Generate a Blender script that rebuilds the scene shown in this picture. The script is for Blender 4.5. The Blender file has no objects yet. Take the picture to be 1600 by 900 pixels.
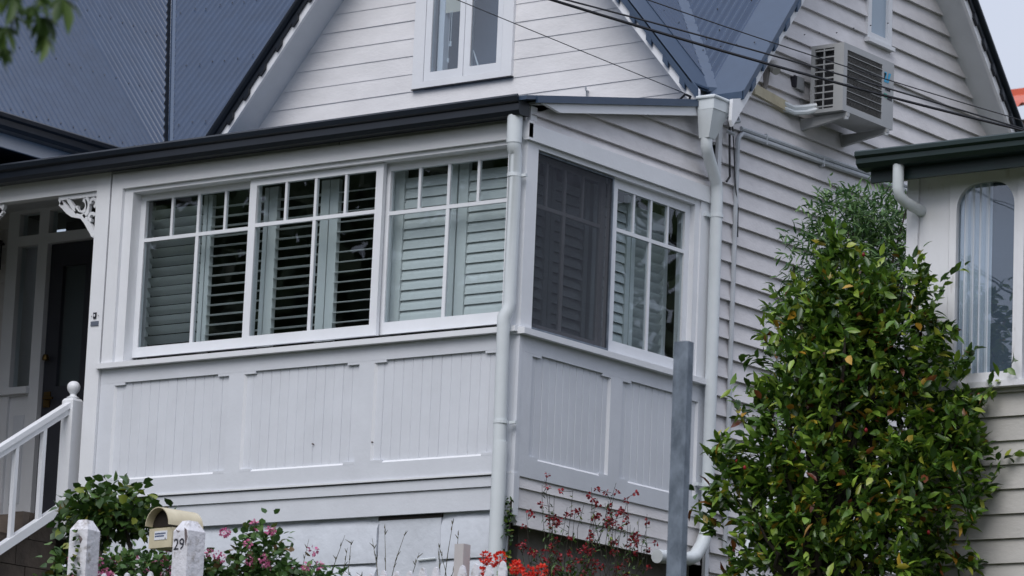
import bpy, math, random
import numpy as np
from mathutils import Matrix, Vector
random.seed(7)
rng = np.random.default_rng(11)
sc = bpy.context.scene
col = sc.collection
R_ = math.radians

# ------------------------------------------------------------------ camera
YAW, PITCH, ROLL = R_(36.8476), R_(10.95), R_(2.4215)
cy, sy, cp, sp = math.cos(YAW), math.sin(YAW), math.cos(PITCH), math.sin(PITCH)
d = Vector((-sy*cp, cy*cp, sp)); r = Vector((cy, sy, 0)); u = r.cross(d)
cr, sr = math.cos(ROLL), math.sin(ROLL)
r2 = cr*r + sr*u; u2 = -sr*r + cr*u
cam = bpy.data.cameras.new('camera'); camo = bpy.data.objects.new('camera', cam); col.objects.link(camo)
M = Matrix(((r2.x, u2.x, -d.x), (r2.y, u2.y, -d.y), (r2.z, u2.z, -d.z))).to_4x4()
M.translation = Vector((15.8752, -21.3001, -2.8253)); camo.matrix_world = M
cam.sensor_width = 36; cam.lens = 36*5930.5/1600; cam.clip_start = 0.5; cam.clip_end = 2000
cam.dof.use_dof = True; cam.dof.focus_distance = 26.0; cam.dof.aperture_fstop = 6.3
sc.camera = camo

# ------------------------------------------------------------------ world, sun, exposure
w = bpy.data.worlds.new('World'); sc.world = w; w.use_nodes = True
nt = w.node_tree; nt.nodes.clear()
SUN_EL, SUN_AZ = R_(48), R_(166)      # azimuth: direction the light comes from, clockwise from +Y
sky = nt.nodes.new('ShaderNodeTexSky'); sky.sky_type = 'NISHITA'; sky.sun_disc = False
sky.sun_elevation = SUN_EL; sky.sun_rotation = SUN_AZ; sky.air_density = 1.0; sky.dust_density = 3.0; sky.ozone_density = 1.0
tc = nt.nodes.new('ShaderNodeTexCoord')
cl = nt.nodes.new('ShaderNodeTexNoise'); cl.inputs['Scale'].default_value = 3.0; cl.inputs['Detail'].default_value = 5
ramp = nt.nodes.new('ShaderNodeValToRGB')
ramp.color_ramp.elements[0].position = 0.3; ramp.color_ramp.elements[0].color = (4.75, 5.12, 6.4, 1)
ramp.color_ramp.elements[1].position = 0.75; ramp.color_ramp.elements[1].color = (6.15, 6.5, 7.4, 1)
mixw = nt.nodes.new('ShaderNodeMix'); mixw.data_type = 'RGBA'; mixw.inputs[0].default_value = 0.82
bg = nt.nodes.new('ShaderNodeBackground'); bg.inputs['Strength'].default_value = 0.105
wo = nt.nodes.new('ShaderNodeOutputWorld')
nt.links.new(tc.outputs['Generated'], cl.inputs['Vector']); nt.links.new(cl.outputs['Fac'], ramp.inputs['Fac'])
nt.links.new(sky.outputs[0], mixw.inputs[6]); nt.links.new(ramp.outputs[0], mixw.inputs[7])
sx_ = nt.nodes.new('ShaderNodeSeparateXYZ'); mrz = nt.nodes.new('ShaderNodeMapRange')      # overcast sky: brighter towards the zenith
nt.links.new(tc.outputs['Generated'], sx_.inputs[0]); nt.links.new(sx_.outputs['Z'], mrz.inputs[0])
mrz.inputs[1].default_value = 0.0; mrz.inputs[2].default_value = 1.0; mrz.inputs[3].default_value = 0.72; mrz.inputs[4].default_value = 1.75
vm = nt.nodes.new('ShaderNodeVectorMath'); vm.operation = 'SCALE'
nt.links.new(mixw.outputs[2], vm.inputs[0]); nt.links.new(mrz.outputs[0], vm.inputs['Scale'])
nt.links.new(vm.outputs[0], bg.inputs[0]); nt.links.new(bg.outputs[0], wo.inputs[0])
sl = bpy.data.lights.new('sun', 'SUN'); sl.energy = 1.45; sl.angle = R_(40); sl.color = (1.0, 0.98, 0.97)
so = bpy.data.objects.new('sun', sl); col.objects.link(so)
sd = Vector((math.sin(SUN_AZ)*math.cos(SUN_EL), math.cos(SUN_AZ)*math.cos(SUN_EL), math.sin(SUN_EL)))
so.rotation_euler = sd.to_track_quat('Z', 'Y').to_euler(); so.location = (0, -10, 30)
sc.view_settings.view_transform = 'Standard'; sc.view_settings.look = 'None'
sc.view_settings.exposure = 0.27; sc.view_settings.gamma = 1.0; sc.view_settings.use_curve_mapping = False
sc.render.engine = 'CYCLES'; sc.cycles.use_denoising = True; sc.cycles.max_bounces = 8
sc.cycles.transparent_max_bounces = 12; sc.cycles.caustics_reflective = False; sc.cycles.caustics_refractive = False

# ------------------------------------------------------------------ materials
MATS = {}
def mat(name, c, rough=0.5, var=0.10, scale=6.0, bump=0.0, bscale=60.0, metal=0.0, spec=0.5, stretch=(1, 1, 1), c2=None, lo=0.35, hi=0.7, obvar=0.0):
    m = bpy.data.materials.new(name); m.use_nodes = True; t = m.node_tree
    b = t.nodes['Principled BSDF']; b.inputs['Roughness'].default_value = rough; b.inputs['Metallic'].default_value = metal
    b.inputs['Specular IOR Level'].default_value = spec
    g = t.nodes.new('ShaderNodeNewGeometry')
    mp = t.nodes.new('ShaderNodeMapping'); mp.inputs['Scale'].default_value = stretch
    t.links.new(g.outputs['Position'], mp.inputs[0])
    n = t.nodes.new('ShaderNodeTexNoise'); n.inputs['Scale'].default_value = scale; n.inputs['Detail'].default_value = 6; n.inputs['Roughness'].default_value = 0.65
    t.links.new(mp.outputs[0], n.inputs['Vector'])
    rp = t.nodes.new('ShaderNodeValToRGB'); e = rp.color_ramp.elements
    e[0].position = lo; e[1].position = hi
    k = c2 if c2 else tuple(x*(1-var) for x in c)
    e[0].color = (*k, 1); e[1].color = (*c, 1)
    t.links.new(n.outputs['Fac'], rp.inputs[0])
    out = rp.outputs[0]
    if obvar:
        oi = t.nodes.new('ShaderNodeObjectInfo'); hs = t.nodes.new('ShaderNodeHueSaturation')
        mr = t.nodes.new('ShaderNodeMapRange'); mr.inputs[3].default_value = 1-obvar; mr.inputs[4].default_value = 1+obvar*0.4
        t.links.new(oi.outputs['Random'], mr.inputs[0]); t.links.new(mr.outputs[0], hs.inputs['Value'])
        t.links.new(out, hs.inputs['Color']); out = hs.outputs[0]
    t.links.new(out, b.inputs['Base Color'])
    if bump:
        n2 = t.nodes.new('ShaderNodeTexNoise'); n2.inputs['Scale'].default_value = bscale; n2.inputs['Detail'].default_value = 4
        t.links.new(mp.outputs[0], n2.inputs['Vector'])
        bp = t.nodes.new('ShaderNodeBump'); bp.inputs['Strength'].default_value = bump; bp.inputs['Distance'].default_value = 0.01
        t.links.new(n2.outputs['Fac'], bp.inputs['Height']); t.links.new(bp.outputs[0], b.inputs['Normal'])
    MATS[name] = m
    return m
WHITE = mat('white_paint', (.76, .775, .80), .45, .07, 2.2, .12, 40, obvar=.02)
BOARD = mat('white_weatherboard_paint', (.81, .80, .805), .5, .12, 3.0, .2, 30, stretch=(1, 1, 2.5), obvar=.03)
BOARDS = mat('white_weathered_board_paint', (.72, .70, .705), .55, .18, 3.0, .25, 30, stretch=(1, 1, 2.0), obvar=.05)
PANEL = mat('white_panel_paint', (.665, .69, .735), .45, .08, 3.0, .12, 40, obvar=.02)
PLASTER = mat('white_rough_plaster', (.61, .645, .70), .7, .12, 5, .6, 14)
PVC = mat('white_pvc', (.66, .705, .725), .35, .08, 4, 0, 10)
SASH = mat('white_sash_paint', (.76, .78, .81), .35, .06, 5)
SOFFIT = mat('white_soffit_paint', (.66, .69, .72), .55, .10, 3)
ROOF = mat('blue_grey_roof_steel', (.028, .054, .108), .22, .20, 5, 0, 40, spec=.5, obvar=.06)
CAP = mat('blue_grey_flashing', (.044, .073, .124), .36, .14, 6, spec=.5)
GUT = mat('dark_gutter_steel', (.007, .011, .018), .36, .25, 6, spec=.42)
SCREW = mat('dark_screw', (.012, .014, .02), .5, .1)
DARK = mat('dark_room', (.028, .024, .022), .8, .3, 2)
SHUT = mat('white_shutter_slat', (.68, .70, .70), .45, .05, 4)
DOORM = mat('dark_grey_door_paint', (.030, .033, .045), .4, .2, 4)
GALV = mat('galvanised_steel', (.22, .26, .31), .5, .45, 14, .2, 30, metal=.25, stretch=(1, 1, .6), c2=(.10, .125, .155))
PIPE = mat('grey_conduit', (.52, .55, .58), .4, .2, 8)
CABLE = mat('black_cable', (.012, .012, .016), .5, .1)
CREAM = mat('cream_enamel', (.62, .56, .40), .35, .10, 9, c2=(.50, .44, .30))
PEEL = mat('white_peeling_paint', (.66, .66, .70), .7, .1, 16, .9, 22, c2=(.36, .34, .33), lo=.33, hi=.46)
PEEL2 = mat('bare_weathered_wood', (.20, .16, .16), .8, .4, 20, .4, 40)
STONE = mat('brown_step_stone', (.105, .082, .065), .85, .45, 7, .6, 20)
CONC = mat('grey_foundation_render', (.27, .25, .235), .85, .45, 3.0, .5, 16)
NBOARD = mat('cream_grey_board_paint', (.54, .525, .495), .55, .14, 3, .2, 30, stretch=(1, 1, 2), obvar=.04)
NWHITE = mat('aged_white_paint', (.74, .745, .77), .55, .1, 10, .35, 30, c2=(.52, .50, .49), lo=.26, hi=.40, stretch=(1, 1, .35))
NGREEN = mat('dark_green_gutter', (.008, .025, .024), .45, .3, 5)
CURT = mat('pale_blue_curtain', (.58, .62, .68), .8, .1, 3)
RED = mat('red_roof_steel', (.58, .12, .06), .5, .2, 4)
ACW = mat('ac_casing', (.37, .38, .385), .4, .1, 6)
ACD = mat('ac_dark_fins', (.022, .023, .028), .6, .3, 20)
BRASS = mat('brass', (.14, .09, .03), .35, .2, 10, metal=.9)
SOIL = mat('garden_soil', (.055, .045, .032), .95, .5, 2, .6, 8, c2=(.03, .045, .018))
ASPH = mat('asphalt', (.05, .05, .052), .9, .3, 8, .3, 60)
PAVE = mat('footpath_concrete', (.27, .26, .25), .85, .2, 3, .3, 30)
BARK = mat('grey_brown_bark', (.09, .07, .055), .9, .45, 25, .8, 30, stretch=(1, 1, .3))
TWIG = mat('dark_twig', (.035, .028, .02), .9, .3, 20)
INK = mat('dark_ink', (.02, .02, .03), .6, .1)
NAVY = mat('navy_ink', (.02, .05, .15), .5, .1)
CYAN = mat('cyan_ink', (.02, .35, .60), .5, .1)
GREENI = mat('green_ink', (.03, .30, .22), .5, .1)
PAPER = mat('white_sticker', (.72, .74, .78), .5, .04)
BLIND = mat('grey_blue_blind', (.10, .13, .18), .7, .1, 2)
CREAMB = mat('cream_blind', (.62, .58, .46), .7, .05, 3)
FROST = mat('frosted_blue_glass', (.34, .42, .50), .18, .05, 3)
def glassmat(name, tint=(1, 1, 1), ior=1.55, rough=0.0):
    m = bpy.data.materials.new(name); m.use_nodes = True; t = m.node_tree; t.nodes.clear()
    tr = t.nodes.new('ShaderNodeBsdfTransparent'); tr.inputs[0].default_value = (*tint, 1)
    gl = t.nodes.new('ShaderNodeBsdfGlossy'); gl.inputs['Roughness'].default_value = rough; gl.inputs[0].default_value = (.95, .97, 1, 1)
    lwt = t.nodes.new('ShaderNodeLayerWeight'); pw_ = t.nodes.new('ShaderNodeMath'); pw_.operation = 'POWER'; pw_.inputs[1].default_value = 5
    fr = t.nodes.new('ShaderNodeMath'); fr.operation = 'MULTIPLY_ADD'; f0 = ((ior-1)/(ior+1))**2; fr.inputs[1].default_value = 1-f0; fr.inputs[2].default_value = f0
    t.links.new(lwt.outputs['Facing'], pw_.inputs[0]); t.links.new(pw_.outputs[0], fr.inputs[0])
    nz = t.nodes.new('ShaderNodeTexNoise'); nz.inputs['Scale'].default_value = 2.5
    bp = t.nodes.new('ShaderNodeBump'); bp.inputs['Strength'].default_value = .03; bp.inputs['Distance'].default_value = .02
    mx = t.nodes.new('ShaderNodeMixShader'); o = t.nodes.new('ShaderNodeOutputMaterial')
    g = t.nodes.new('ShaderNodeNewGeometry'); t.links.new(g.outputs['Position'], nz.inputs['Vector'])
    t.links.new(nz.outputs[0], bp.inputs['Height']); t.links.new(bp.outputs[0], gl.inputs['Normal'])
    t.links.new(fr.outputs[0], mx.inputs[0]); t.links.new(tr.outputs[0], mx.inputs[1]); t.links.new(gl.outputs[0], mx.inputs[2])
    t.links.new(mx.outputs[0], o.inputs[0]); return m
GLASS = glassmat('window_glass', (.915, .95, .957), 1.55)
GLASSD = glassmat('blue_reflective_glass', (.89, .93, .96), 1.9)
def screenmat():
    m = bpy.data.materials.new('charcoal_flyscreen_mesh'); m.use_nodes = True; t = m.node_tree; t.nodes.clear()
    tr = t.nodes.new('ShaderNodeBsdfTransparent'); df = t.nodes.new('ShaderNodeBsdfDiffuse'); df.inputs[0].default_value = (.075, .079, .092, 1)
    mx = t.nodes.new('ShaderNodeMixShader'); mx.inputs[0].default_value = .47; o = t.nodes.new('ShaderNodeOutputMaterial')
    t.links.new(tr.outputs[0], mx.inputs[1]); t.links.new(df.outputs[0], mx.inputs[2]); t.links.new(mx.outputs[0], o.inputs[0]); return m
SCREEN = screenmat()
def leafmat(name, stops, rough=.4, transl=.25, spec=.5):
    m = bpy.data.materials.new(name); m.use_nodes = True; t = m.node_tree
    b = t.nodes['Principled BSDF']; b.inputs['Roughness'].default_value = rough; b.inputs['Specular IOR Level'].default_value = spec
    g = t.nodes.new('ShaderNodeNewGeometry'); rp = t.nodes.new('ShaderNodeValToRGB')
    rp.color_ramp.interpolation = 'LINEAR'; e = rp.color_ramp.elements
    e[0].position, e[0].color = stops[0][0], (*stops[0][1], 1); e[1].position, e[1].color = stops[-1][0], (*stops[-1][1], 1)
    for p, c in stops[1:-1]:
        q = e.new(p); q.color = (*c, 1)
    t.links.new(g.outputs['Random Per Island'], rp.inputs[0]); t.links.new(rp.outputs[0], b.inputs['Base Color'])
    tl = t.nodes.new('ShaderNodeBsdfTranslucent'); t.links.new(rp.outputs[0], tl.inputs[0])
    mx = t.nodes.new('ShaderNodeMixShader'); mx.inputs[0].default_value = transl
    o = t.nodes['Material Output']
    t.links.new(b.outputs[0], mx.inputs[1]); t.links.new(tl.outputs[0], mx.inputs[2]); t.links.new(mx.outputs[0], o.inputs[0])
    return m
CAMEL = leafmat('glossy_camellia_leaf', [(0, (.022, .055, .010)), (.35, (.050, .115, .015)), (.65, (.115, .215, .026)), (.88, (.24, .36, .045)), (.955, (.32, .33, .045)), (.975, (.48, .28, .03)), (.988, (.20, .07, .02)), (1, (.12, .03, .015))], .32, .2)
FINE = leafmat('narrow_grey_green_leaf', [(0, (.03, .08, .03)), (.5, (.08, .17, .05)), (1, (.18, .29, .10))], .5, .25)
IVY = leafmat('ivy_leaf', [(0, (.02, .05, .012)), (.5, (.045, .10, .018)), (.85, (.085, .16, .025)), (.95, (.22, .26, .03)), (1, (.08, .03, .02))], .45, .2)
GERA = leafmat('geranium_leaf', [(0, (.025, .06, .015)), (.5, (.05, .12, .025)), (.9, (.10, .19, .04)), (1, (.18, .10, .05))], .6, .25)
PINK = leafmat('pink_petal', [(0, (.48, .08, .22)), (.5, (.62, .16, .32)), (1, (.72, .32, .46))], .6, .3)
SCARLET = leafmat('scarlet_petal', [(0, (.62, .015, .01)), (.6, (.80, .04, .02)), (1, (.85, .10, .05))], .5, .3)
CRIM = leafmat('crimson_petal', [(0, (.10, .006, .012)), (.6, (.24, .010, .020)), (1, (.36, .02, .025))], .55, .3)
WPET = leafmat('white_petal', [(0, (.6, .6, .6)), (1, (.75, .75, .75))], .6, .3)
GRASS = leafmat('weed_stalk', [(0, (.06, .06, .035)), (1, (.13, .12, .07))], .7, .2)
MAPLE = leafmat('street_tree_leaf', [(0, (.02, .045, .010)), (.6, (.045, .09, .015)), (1, (.085, .14, .025))], .5, .3)
SKYT = leafmat('opposite_tree_leaf', [(0, (.02, .04, .012)), (1, (.06, .10, .03))], .6, .2)

# ------------------------------------------------------------------ builders
def link(o): col.objects.link(o); return o
def thing(name, label, cat, loc=(0, 0, 0), rotz=0, group=None):
    o = link(bpy.data.objects.new(name, None)); o.location = loc; o.rotation_euler = (0, 0, rotz); o.empty_display_size = .2
    o['label'] = label; o['category'] = cat
    if group: o['group'] = group
    return o
def tag(o, label, cat, group=None):
    o['label'] = label; o['category'] = cat
    if group: o['group'] = group
    return o
LOCAL = set()
def attach(o, parent):
    if parent is None: return o
    o.parent = parent
    if parent.type == 'EMPTY' and parent.parent is None and parent.name not in LOCAL:
        o.matrix_parent_inverse = Matrix.Translation(-Vector(parent.location))
    return o
def mobj(name, me, parent=None, loc=None, label=None):
    o = link(bpy.data.objects.new(name, me)); attach(o, parent)
    if loc: o.location = loc
    if label: o['label'] = label
    return o
class MB:
    def __init__(s): s.v = []; s.f = []
    def add(s, vs, fs):
        n = len(s.v); s.v += [tuple(map(float, p)) for p in vs]; s.f += [tuple(i+n for i in q) for q in fs]; return s
    def hexa(s, p):   # p: bottom 4 (ccw from above) then top 4
        return s.add(p, [(3, 2, 1, 0), (4, 5, 6, 7), (0, 1, 5, 4), (1, 2, 6, 5), (2, 3, 7, 6), (3, 0, 4, 7)])
    def box(s, x0, x1, y0, y1, z0, z1):
        return s.hexa([(x0, y0, z0), (x1, y0, z0), (x1, y1, z0), (x0, y1, z0), (x0, y0, z1), (x1, y0, z1), (x1, y1, z1), (x0, y1, z1)])
    def prism(s, prof, off):   # closed polygon of 3-D points swept by a vector
        n = len(prof); a = [Vector(p) for p in prof]; o = Vector(off)
        return s.add(a+[p+o for p in a], [tuple(range(n))[::-1], tuple(range(n, 2*n))]+[(i, (i+1) % n, n+(i+1) % n, n+i) for i in range(n)])
    def tube(s, pts, rad, seg=10, cap=True):
        pts = [Vector(p) for p in pts]; n = len(pts)
        if not hasattr(rad, '__len__'): rad = [rad]*n
        vs = []; fs = []; ref = None
        for i, p in enumerate(pts):
            t = (pts[min(i+1, n-1)]-pts[max(i-1, 0)]).normalized()
            if ref is None: ref = t.orthogonal().normalized()
            ref = (ref-t*ref.dot(t)); ref = ref.normalized() if ref.length > 1e-6 else t.orthogonal().normalized()
            b = t.cross(ref)
            for k in range(seg):
                a = 2*math.pi*k/seg; vs.append(p+(ref*math.cos(a)+b*math.sin(a))*rad[i])
        for i in range(n-1):
            for k in range(seg):
                fs.append((i*seg+k, i*seg+(k+1) % seg, (i+1)*seg+(k+1) % seg, (i+1)*seg+k))
        if cap: fs += [tuple(range(seg))[::-1], tuple((n-1)*seg+k for k in range(seg))]
        return s.add(vs, fs)
    def lathe(s, prof, c, seg=18):  # prof (r, z)
        vs = []; fs = []
        for rr, z in prof:
            for k in range(seg):
                a = 2*math.pi*k/seg; vs.append((c[0]+rr*math.cos(a), c[1]+rr*math.sin(a), c[2]+z))
        for i in range(len(prof)-1):
            for k in range(seg): fs.append((i*seg+k, i*seg+(k+1) % seg, (i+1)*seg+(k+1) % seg, (i+1)*seg+k))
        fs += [tuple(range(seg))[::-1], tuple((len(prof)-1)*seg+k for k in range(seg))]
        return s.add(vs, fs)
    def mesh(s, name, m, smooth=False):
        me = bpy.data.meshes.new(name); me.from_pydata(s.v, [], s.f); me.materials.append(m); me.validate(); me.update()
        if smooth:
            for p in me.polygons: p.use_smooth = True
        return me
    def build(s, name, m, parent=None, smooth=False, label=None):
        o = mobj(name, s.mesh(name, m, smooth), parent, label=label)
        if smooth:
            md = o.modifiers.new('es', 'EDGE_SPLIT'); md.split_angle = R_(40)
        return o
def bx(name, m, parent, *a): return MB().box(*a).build(name, m, parent)
def text_mesh(name, s, size, m, parent, mw, extrude=.001):
    cu = bpy.data.curves.new(name, 'FONT'); cu.body = s; cu.size = size; cu.extrude = extrude
    t = bpy.data.objects.new(name+'_src', cu); col.objects.link(t)
    dg = bpy.context.evaluated_depsgraph_get(); me = bpy.data.meshes.new_from_object(t.evaluated_get(dg)); bpy.data.objects.remove(t)
    me.transform(mw); me.materials.clear(); me.materials.append(m); return mobj(name, me, parent)

def boards(parent, axis, c, z_lines, z_end, spans, lip, m, name='weatherboard', sgn=-1):
    """lapped boards; axis 'Y' = wall in plane y=c (run along x) facing sgn*y, 'X' = plane x=c. spans(z0,z1)->[(a0,b0,a1,b1)]"""
    zs = list(z_lines)+[z_end]
    for i in range(len(zs)-1):
        z0, z1 = zs[i], zs[i+1]
        for (a0, b0, a1, b1) in spans(z0, z1):
            j = [random.uniform(-.0025, .0025) for _ in range(4)]
            l0 = lip+random.uniform(-.0015, .0015)
            def P(a, off, z): return (a, c+sgn*off, z) if axis == 'Y' else (c+sgn*off, a, z)
            p = [P(a0, l0, z0+j[0]), P(b0, l0, z0+j[1]), P(b0, -.004, z0+j[1]), P(a0, -.004, z0+j[0]),
                 P(a1, .006, z1+.012), P(b1, .006, z1+.012), P(b1, -.004, z1+.012), P(a1, -.004, z1+.012)]
            MB().hexa(p).build(name, m, parent)

def corrugated(parent, name, m, O, U, S, N, u0, u1, lo, hi, pitch=.076, amp=.015, per=10):
    """sheets of corrugated steel; ribs run along S; lo(u), hi(u) in metres along S"""
    O, U, S, N = (Vector(x) for x in (O, U, S, N)); sub = 6
    n = int((u1-u0)/pitch)+1; k = 0
    while k < n:
        mb = MB(); e = min(k+per, n); vs = []; fs = []; cnt = 0
        for c in range((e-k)*sub+1):
            uu = u0+k*pitch+c*pitch/sub
            if uu > u1+1e-6: break
            a, b = lo(uu), hi(uu)
            if b-a < .02: b = a+.001
            h = amp*math.cos(2*math.pi*c/sub)
            vs += [O+U*uu+S*a+N*h, O+U*uu+S*b+N*h]; cnt += 1
        fs = [(2*i, 2*i+2, 2*i+3, 2*i+1) for i in range(cnt-1)]
        if cnt > 1: mb.add(vs, fs).build(name, m, parent, smooth=False).data.polygons.foreach_set('use_smooth', [True]*len(fs))
        k = e

def leaves(name, m, parent, P, D, L, W, droop=.25, roll=None, kind=None):
    """P: n x 3 base points, D: n x 3 directions (unit), L,W: arrays"""
    P = np.asarray(P, float); D = np.asarray(D, float); n = len(P)
    D /= np.linalg.norm(D, axis=1)[:, None]+1e-9
    up = np.tile([0, 0, 1.], (n, 1)) + rng.normal(0, .55, (n, 3))
    s = np.cross(D, up); s /= np.linalg.norm(s, axis=1)[:, None]+1e-9
    nn = np.cross(s, D)
    L = np.broadcast_to(L, (n,))[:, None]; W = np.broadcast_to(W, (n,))[:, None]
    pts = [(0, 0, 0), (-.42, .30, .05), (.42, .30, .05), (-.40, .65, .02), (.40, .65, .02), (0, 1, -.10), (0, .32, -.04), (0, .66, -.05)]
    V = np.stack([P+s*W*a+D*L*b+nn*(L*(c-droop*b*b)) for a, b, c in pts], 1).reshape(-1, 3)
    F = np.array([(0, 6, 1), (0, 2, 6), (1, 6, 7), (1, 7, 3), (6, 2, 4), (6, 4, 7), (3, 7, 5), (7, 4, 5)])
    F = (F[None]+np.arange(n)[:, None, None]*8).reshape(-1, 3)
    me = bpy.data.meshes.new(name); me.vertices.add(len(V)); me.vertices.foreach_set('co', V.ravel())
    me.loops.add(F.size); me.loops.foreach_set('vertex_index', F.ravel().astype(np.int32)); me.polygons.add(len(F))
    me.polygons.foreach_set('loop_start', np.arange(0, F.size, 3, dtype=np.int32)); me.polygons.foreach_set('loop_total', np.full(len(F), 3, np.int32))
    me.update(calc_edges=True); me.validate(); me.materials.append(m)
    me.polygons.foreach_set('use_smooth', np.ones(len(F), bool))
    o = mobj(name, me, parent)
    if kind: o['kind'] = kind
    return o
def shell(lobes, n, inner=.55):
    """n points in a set of ellipsoid lobes (cx,cy,cz,rx,ry,rz), with outward directions"""
    lb = np.array(lobes, float); wt = (lb[:, 3]*lb[:, 4]*lb[:, 5])**(2/3); wt /= wt.sum()
    i = rng.choice(len(lb), n, p=wt); v = rng.normal(0, 1, (n, 3)); v /= np.linalg.norm(v, axis=1)[:, None]
    q = inner+(1-inner)*rng.random(n)**.6
    P = lb[i, :3]+v*lb[i, 3:]*q[:, None]; return P, v
def rosettes(P, v, k, spread, jitter=.02):
    n = len(P); PP = np.repeat(P, k, 0)+rng.normal(0, jitter, (n*k, 3)); VV = np.repeat(v, k, 0)
    D = VV*.7+rng.normal(0, spread, (n*k, 3)); D[:, 2] += .15; return PP, D

# ================================================================== GROUND
def gh(x, y):
    pts = [(-200, -4.6), (-14, -4.6), (-8.0, -3.4), (-6.6, -1.6), (-5.6, -1.35), (-2.5, -.55), (-.6, .0), (60, .3), (300, 1)]
    return float(np.interp(y, [p[0] for p in pts], [p[1] for p in pts]))
ys = [-200, -60, -30, -14, -11, -8, -7.3, -6.6, -5.6, -4.5, -3.5, -2.5, -1.5, -.6, 0, 5, 60, 300]; xs = [-250, -60, -20, -10, -5, 0, 5, 10, 20, 60, 250]
g = MB(); g.add([(x, y, gh(x, y)+(random.uniform(-.03, .03) if abs(x) < 20 else 0)) for y in ys for x in xs],
      [(j*len(xs)+i, j*len(xs)+i+1, (j+1)*len(xs)+i+1, (j+1)*len(xs)+i) for j in range(len(ys)-1) for i in range(len(xs)-1)])
go = g.build('ground', SOIL); go['kind'] = 'structure'
ro = bx('road', ASPH, None, -200, 200, -19.0, -14.6, -4.75, -4.59); ro['kind'] = 'structure'
po = bx('footpath', PAVE, None, -200, 200, -14.5, -12.9, -4.75, -4.36); po['kind'] = 'structure'

# ================================================================== HOUSE
H = thing('weatherboard_house', 'white weatherboard gabled house with blue-grey steel roof and glazed sunroom', 'house', (-2.5, 2.4, 0))
YG = 2.42
def zF(x): return 4.30-1.18*abs(x+2.47)+1.18*2.47       # front gable roof top surface above x
def zM(y): return 4.25+1.27*(y-2.31)                     # main roof front slope
def zR(y): return 5.742-1.158*(y-5.776)                  # rear soffit at wall
# ---- structural wall backings
def fgw(z): # half width of the front gable wall at height z
    return min(2.47, max(.02, (7.065-z)/1.175))
wfm = MB(); gt = lambda x: 7.062-1.175*abs(x+2.47)
wfm.prism([(-4.94, YG, .2), (-2.872, YG, .2), (-2.872, YG, gt(-2.872)), (-4.94, YG, 4.16)], (0, .12, 0)).prism([(-2.075, YG, .2), (0, YG, .2), (0, YG, 4.16), (-2.075, YG, gt(-2.075))], (0, .12, 0))
wfm.prism([(-2.871, YG, .2), (-2.076, YG, .2), (-2.076, YG, 4.70), (-2.871, YG, 4.70)], (0, .12, 0)).prism([(-2.871, YG, 5.9), (-2.076, YG, 5.9), (-2.076, YG, gt(-2.076)), (-2.47, YG, 7.062), (-2.871, YG, gt(-2.871))], (0, .12, 0))
wf = wfm.build('gable_wall', BOARD, H)
# front gable boards: lines at 4.639 + .1525 k
FWX0, FWX1, FWZ = -2.985, -1.972, 4.652
def spans_front(z0, z1):
    h0, h1 = fgw(z0), fgw(z1+.012); a0, b0, a1, b1 = -2.47-h0, -2.47+h0, -2.47-h1, -2.47+h1
    b0 = min(b0, -.005); b1 = min(b1, -.005)
    if z1 > FWZ+.01 and z0 < 5.9: return [(a0, FWX0+.11, a1, FWX0+.11), (FWX1, b0, FWX1, b1)]
    return [(a0, b0, a1, b1)]
boards(wf, 'Y', YG, [3.877+.1525*k for k in range(20)], 6.927, spans_front, .013, BOARD)
# side wall
sw = MB().prism([(0, YG, -.2), (0, 7.0, -.2), (0, 7.0, 4.28), (0, 4.60, 7.05), (0, YG, 4.29)], (-.12, 0, 0)).build('side_wall', BOARDS, H)
SWY0, SWY1, SWZ = 4.55, 4.94, 5.25
def spans_side(z0, z1):
    f = lambda z: max(2.47, 2.31+(z-4.19)/1.27); b = lambda z: min(7.0, 5.776-(z-5.742)/1.158)
    a0, b0, a1, b1 = f(z0), b(z0), f(z1), b(z1)
    if z1 > SWZ+.02: return [(a0, SWY0, a1, SWY0), (SWY1, b0, SWY1, b1)]
    return [(a0, b0, a1, b1)]
boards(sw, 'X', 0.0, [.123+.151*k for k in range(46)], 7.069, spans_side, .040, BOARDS, sgn=1)
bx('corner_board', WHITE, H, -.03, .028, YG+.0, YG+.05, .3, 4.12)

# ---- sunroom lower panels
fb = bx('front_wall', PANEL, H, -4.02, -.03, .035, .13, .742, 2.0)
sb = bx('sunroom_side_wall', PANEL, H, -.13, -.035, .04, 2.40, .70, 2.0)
def vboards(parent, axis, a0, a1, z0, z1, off, n):
    wdt = (a1-a0)/n
    for i in range(n):
        p, q = a0+i*wdt+.0004, a0+(i+1)*wdt-.0004; o = off+random.uniform(-.0008, .0008)
        if axis == 'Y': MB().prism([(p, o+.0040, z0), (p+.007, o, z0), (q-.004, o, z0), (q, o+.0040, z0), (q, o+.014, z0), (p, o+.014, z0)], (0, 0, z1-z0)).build('lining_board', PANEL, parent)
        else: MB().prism([(-o-.0040, p, z0), (-o, p+.004, z0), (-o, q-.007, z0), (-o-.0040, q, z0), (-o-.014, q, z0), (-o-.014, p, z0)], (0, 0, z1-z0)).build('lining_board', PANEL, parent)
FP = [(-3.875, -2.71), (-2.56, -1.455), (-1.312, -.19)]
for a, b in FP: vboards(fb, 'Y', a-.01, b+.01, 1.12, 1.89, .021, 13)
SP = [(.165, 1.145), (1.295, 2.30)]
for a, b in SP: vboards(sb, 'X', a-.01, b+.01, 1.11, 1.88, .021, 12)
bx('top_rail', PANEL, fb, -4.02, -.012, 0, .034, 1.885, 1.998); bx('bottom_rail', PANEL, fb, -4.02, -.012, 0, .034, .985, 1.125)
for a, b in [(-4.02, -3.875), (-2.71, -2.56), (-1.455, -1.312), (-.19, -.012)]: bx('stile', PANEL, fb, a, b, .001, .034, 1.125, 1.885)
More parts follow.
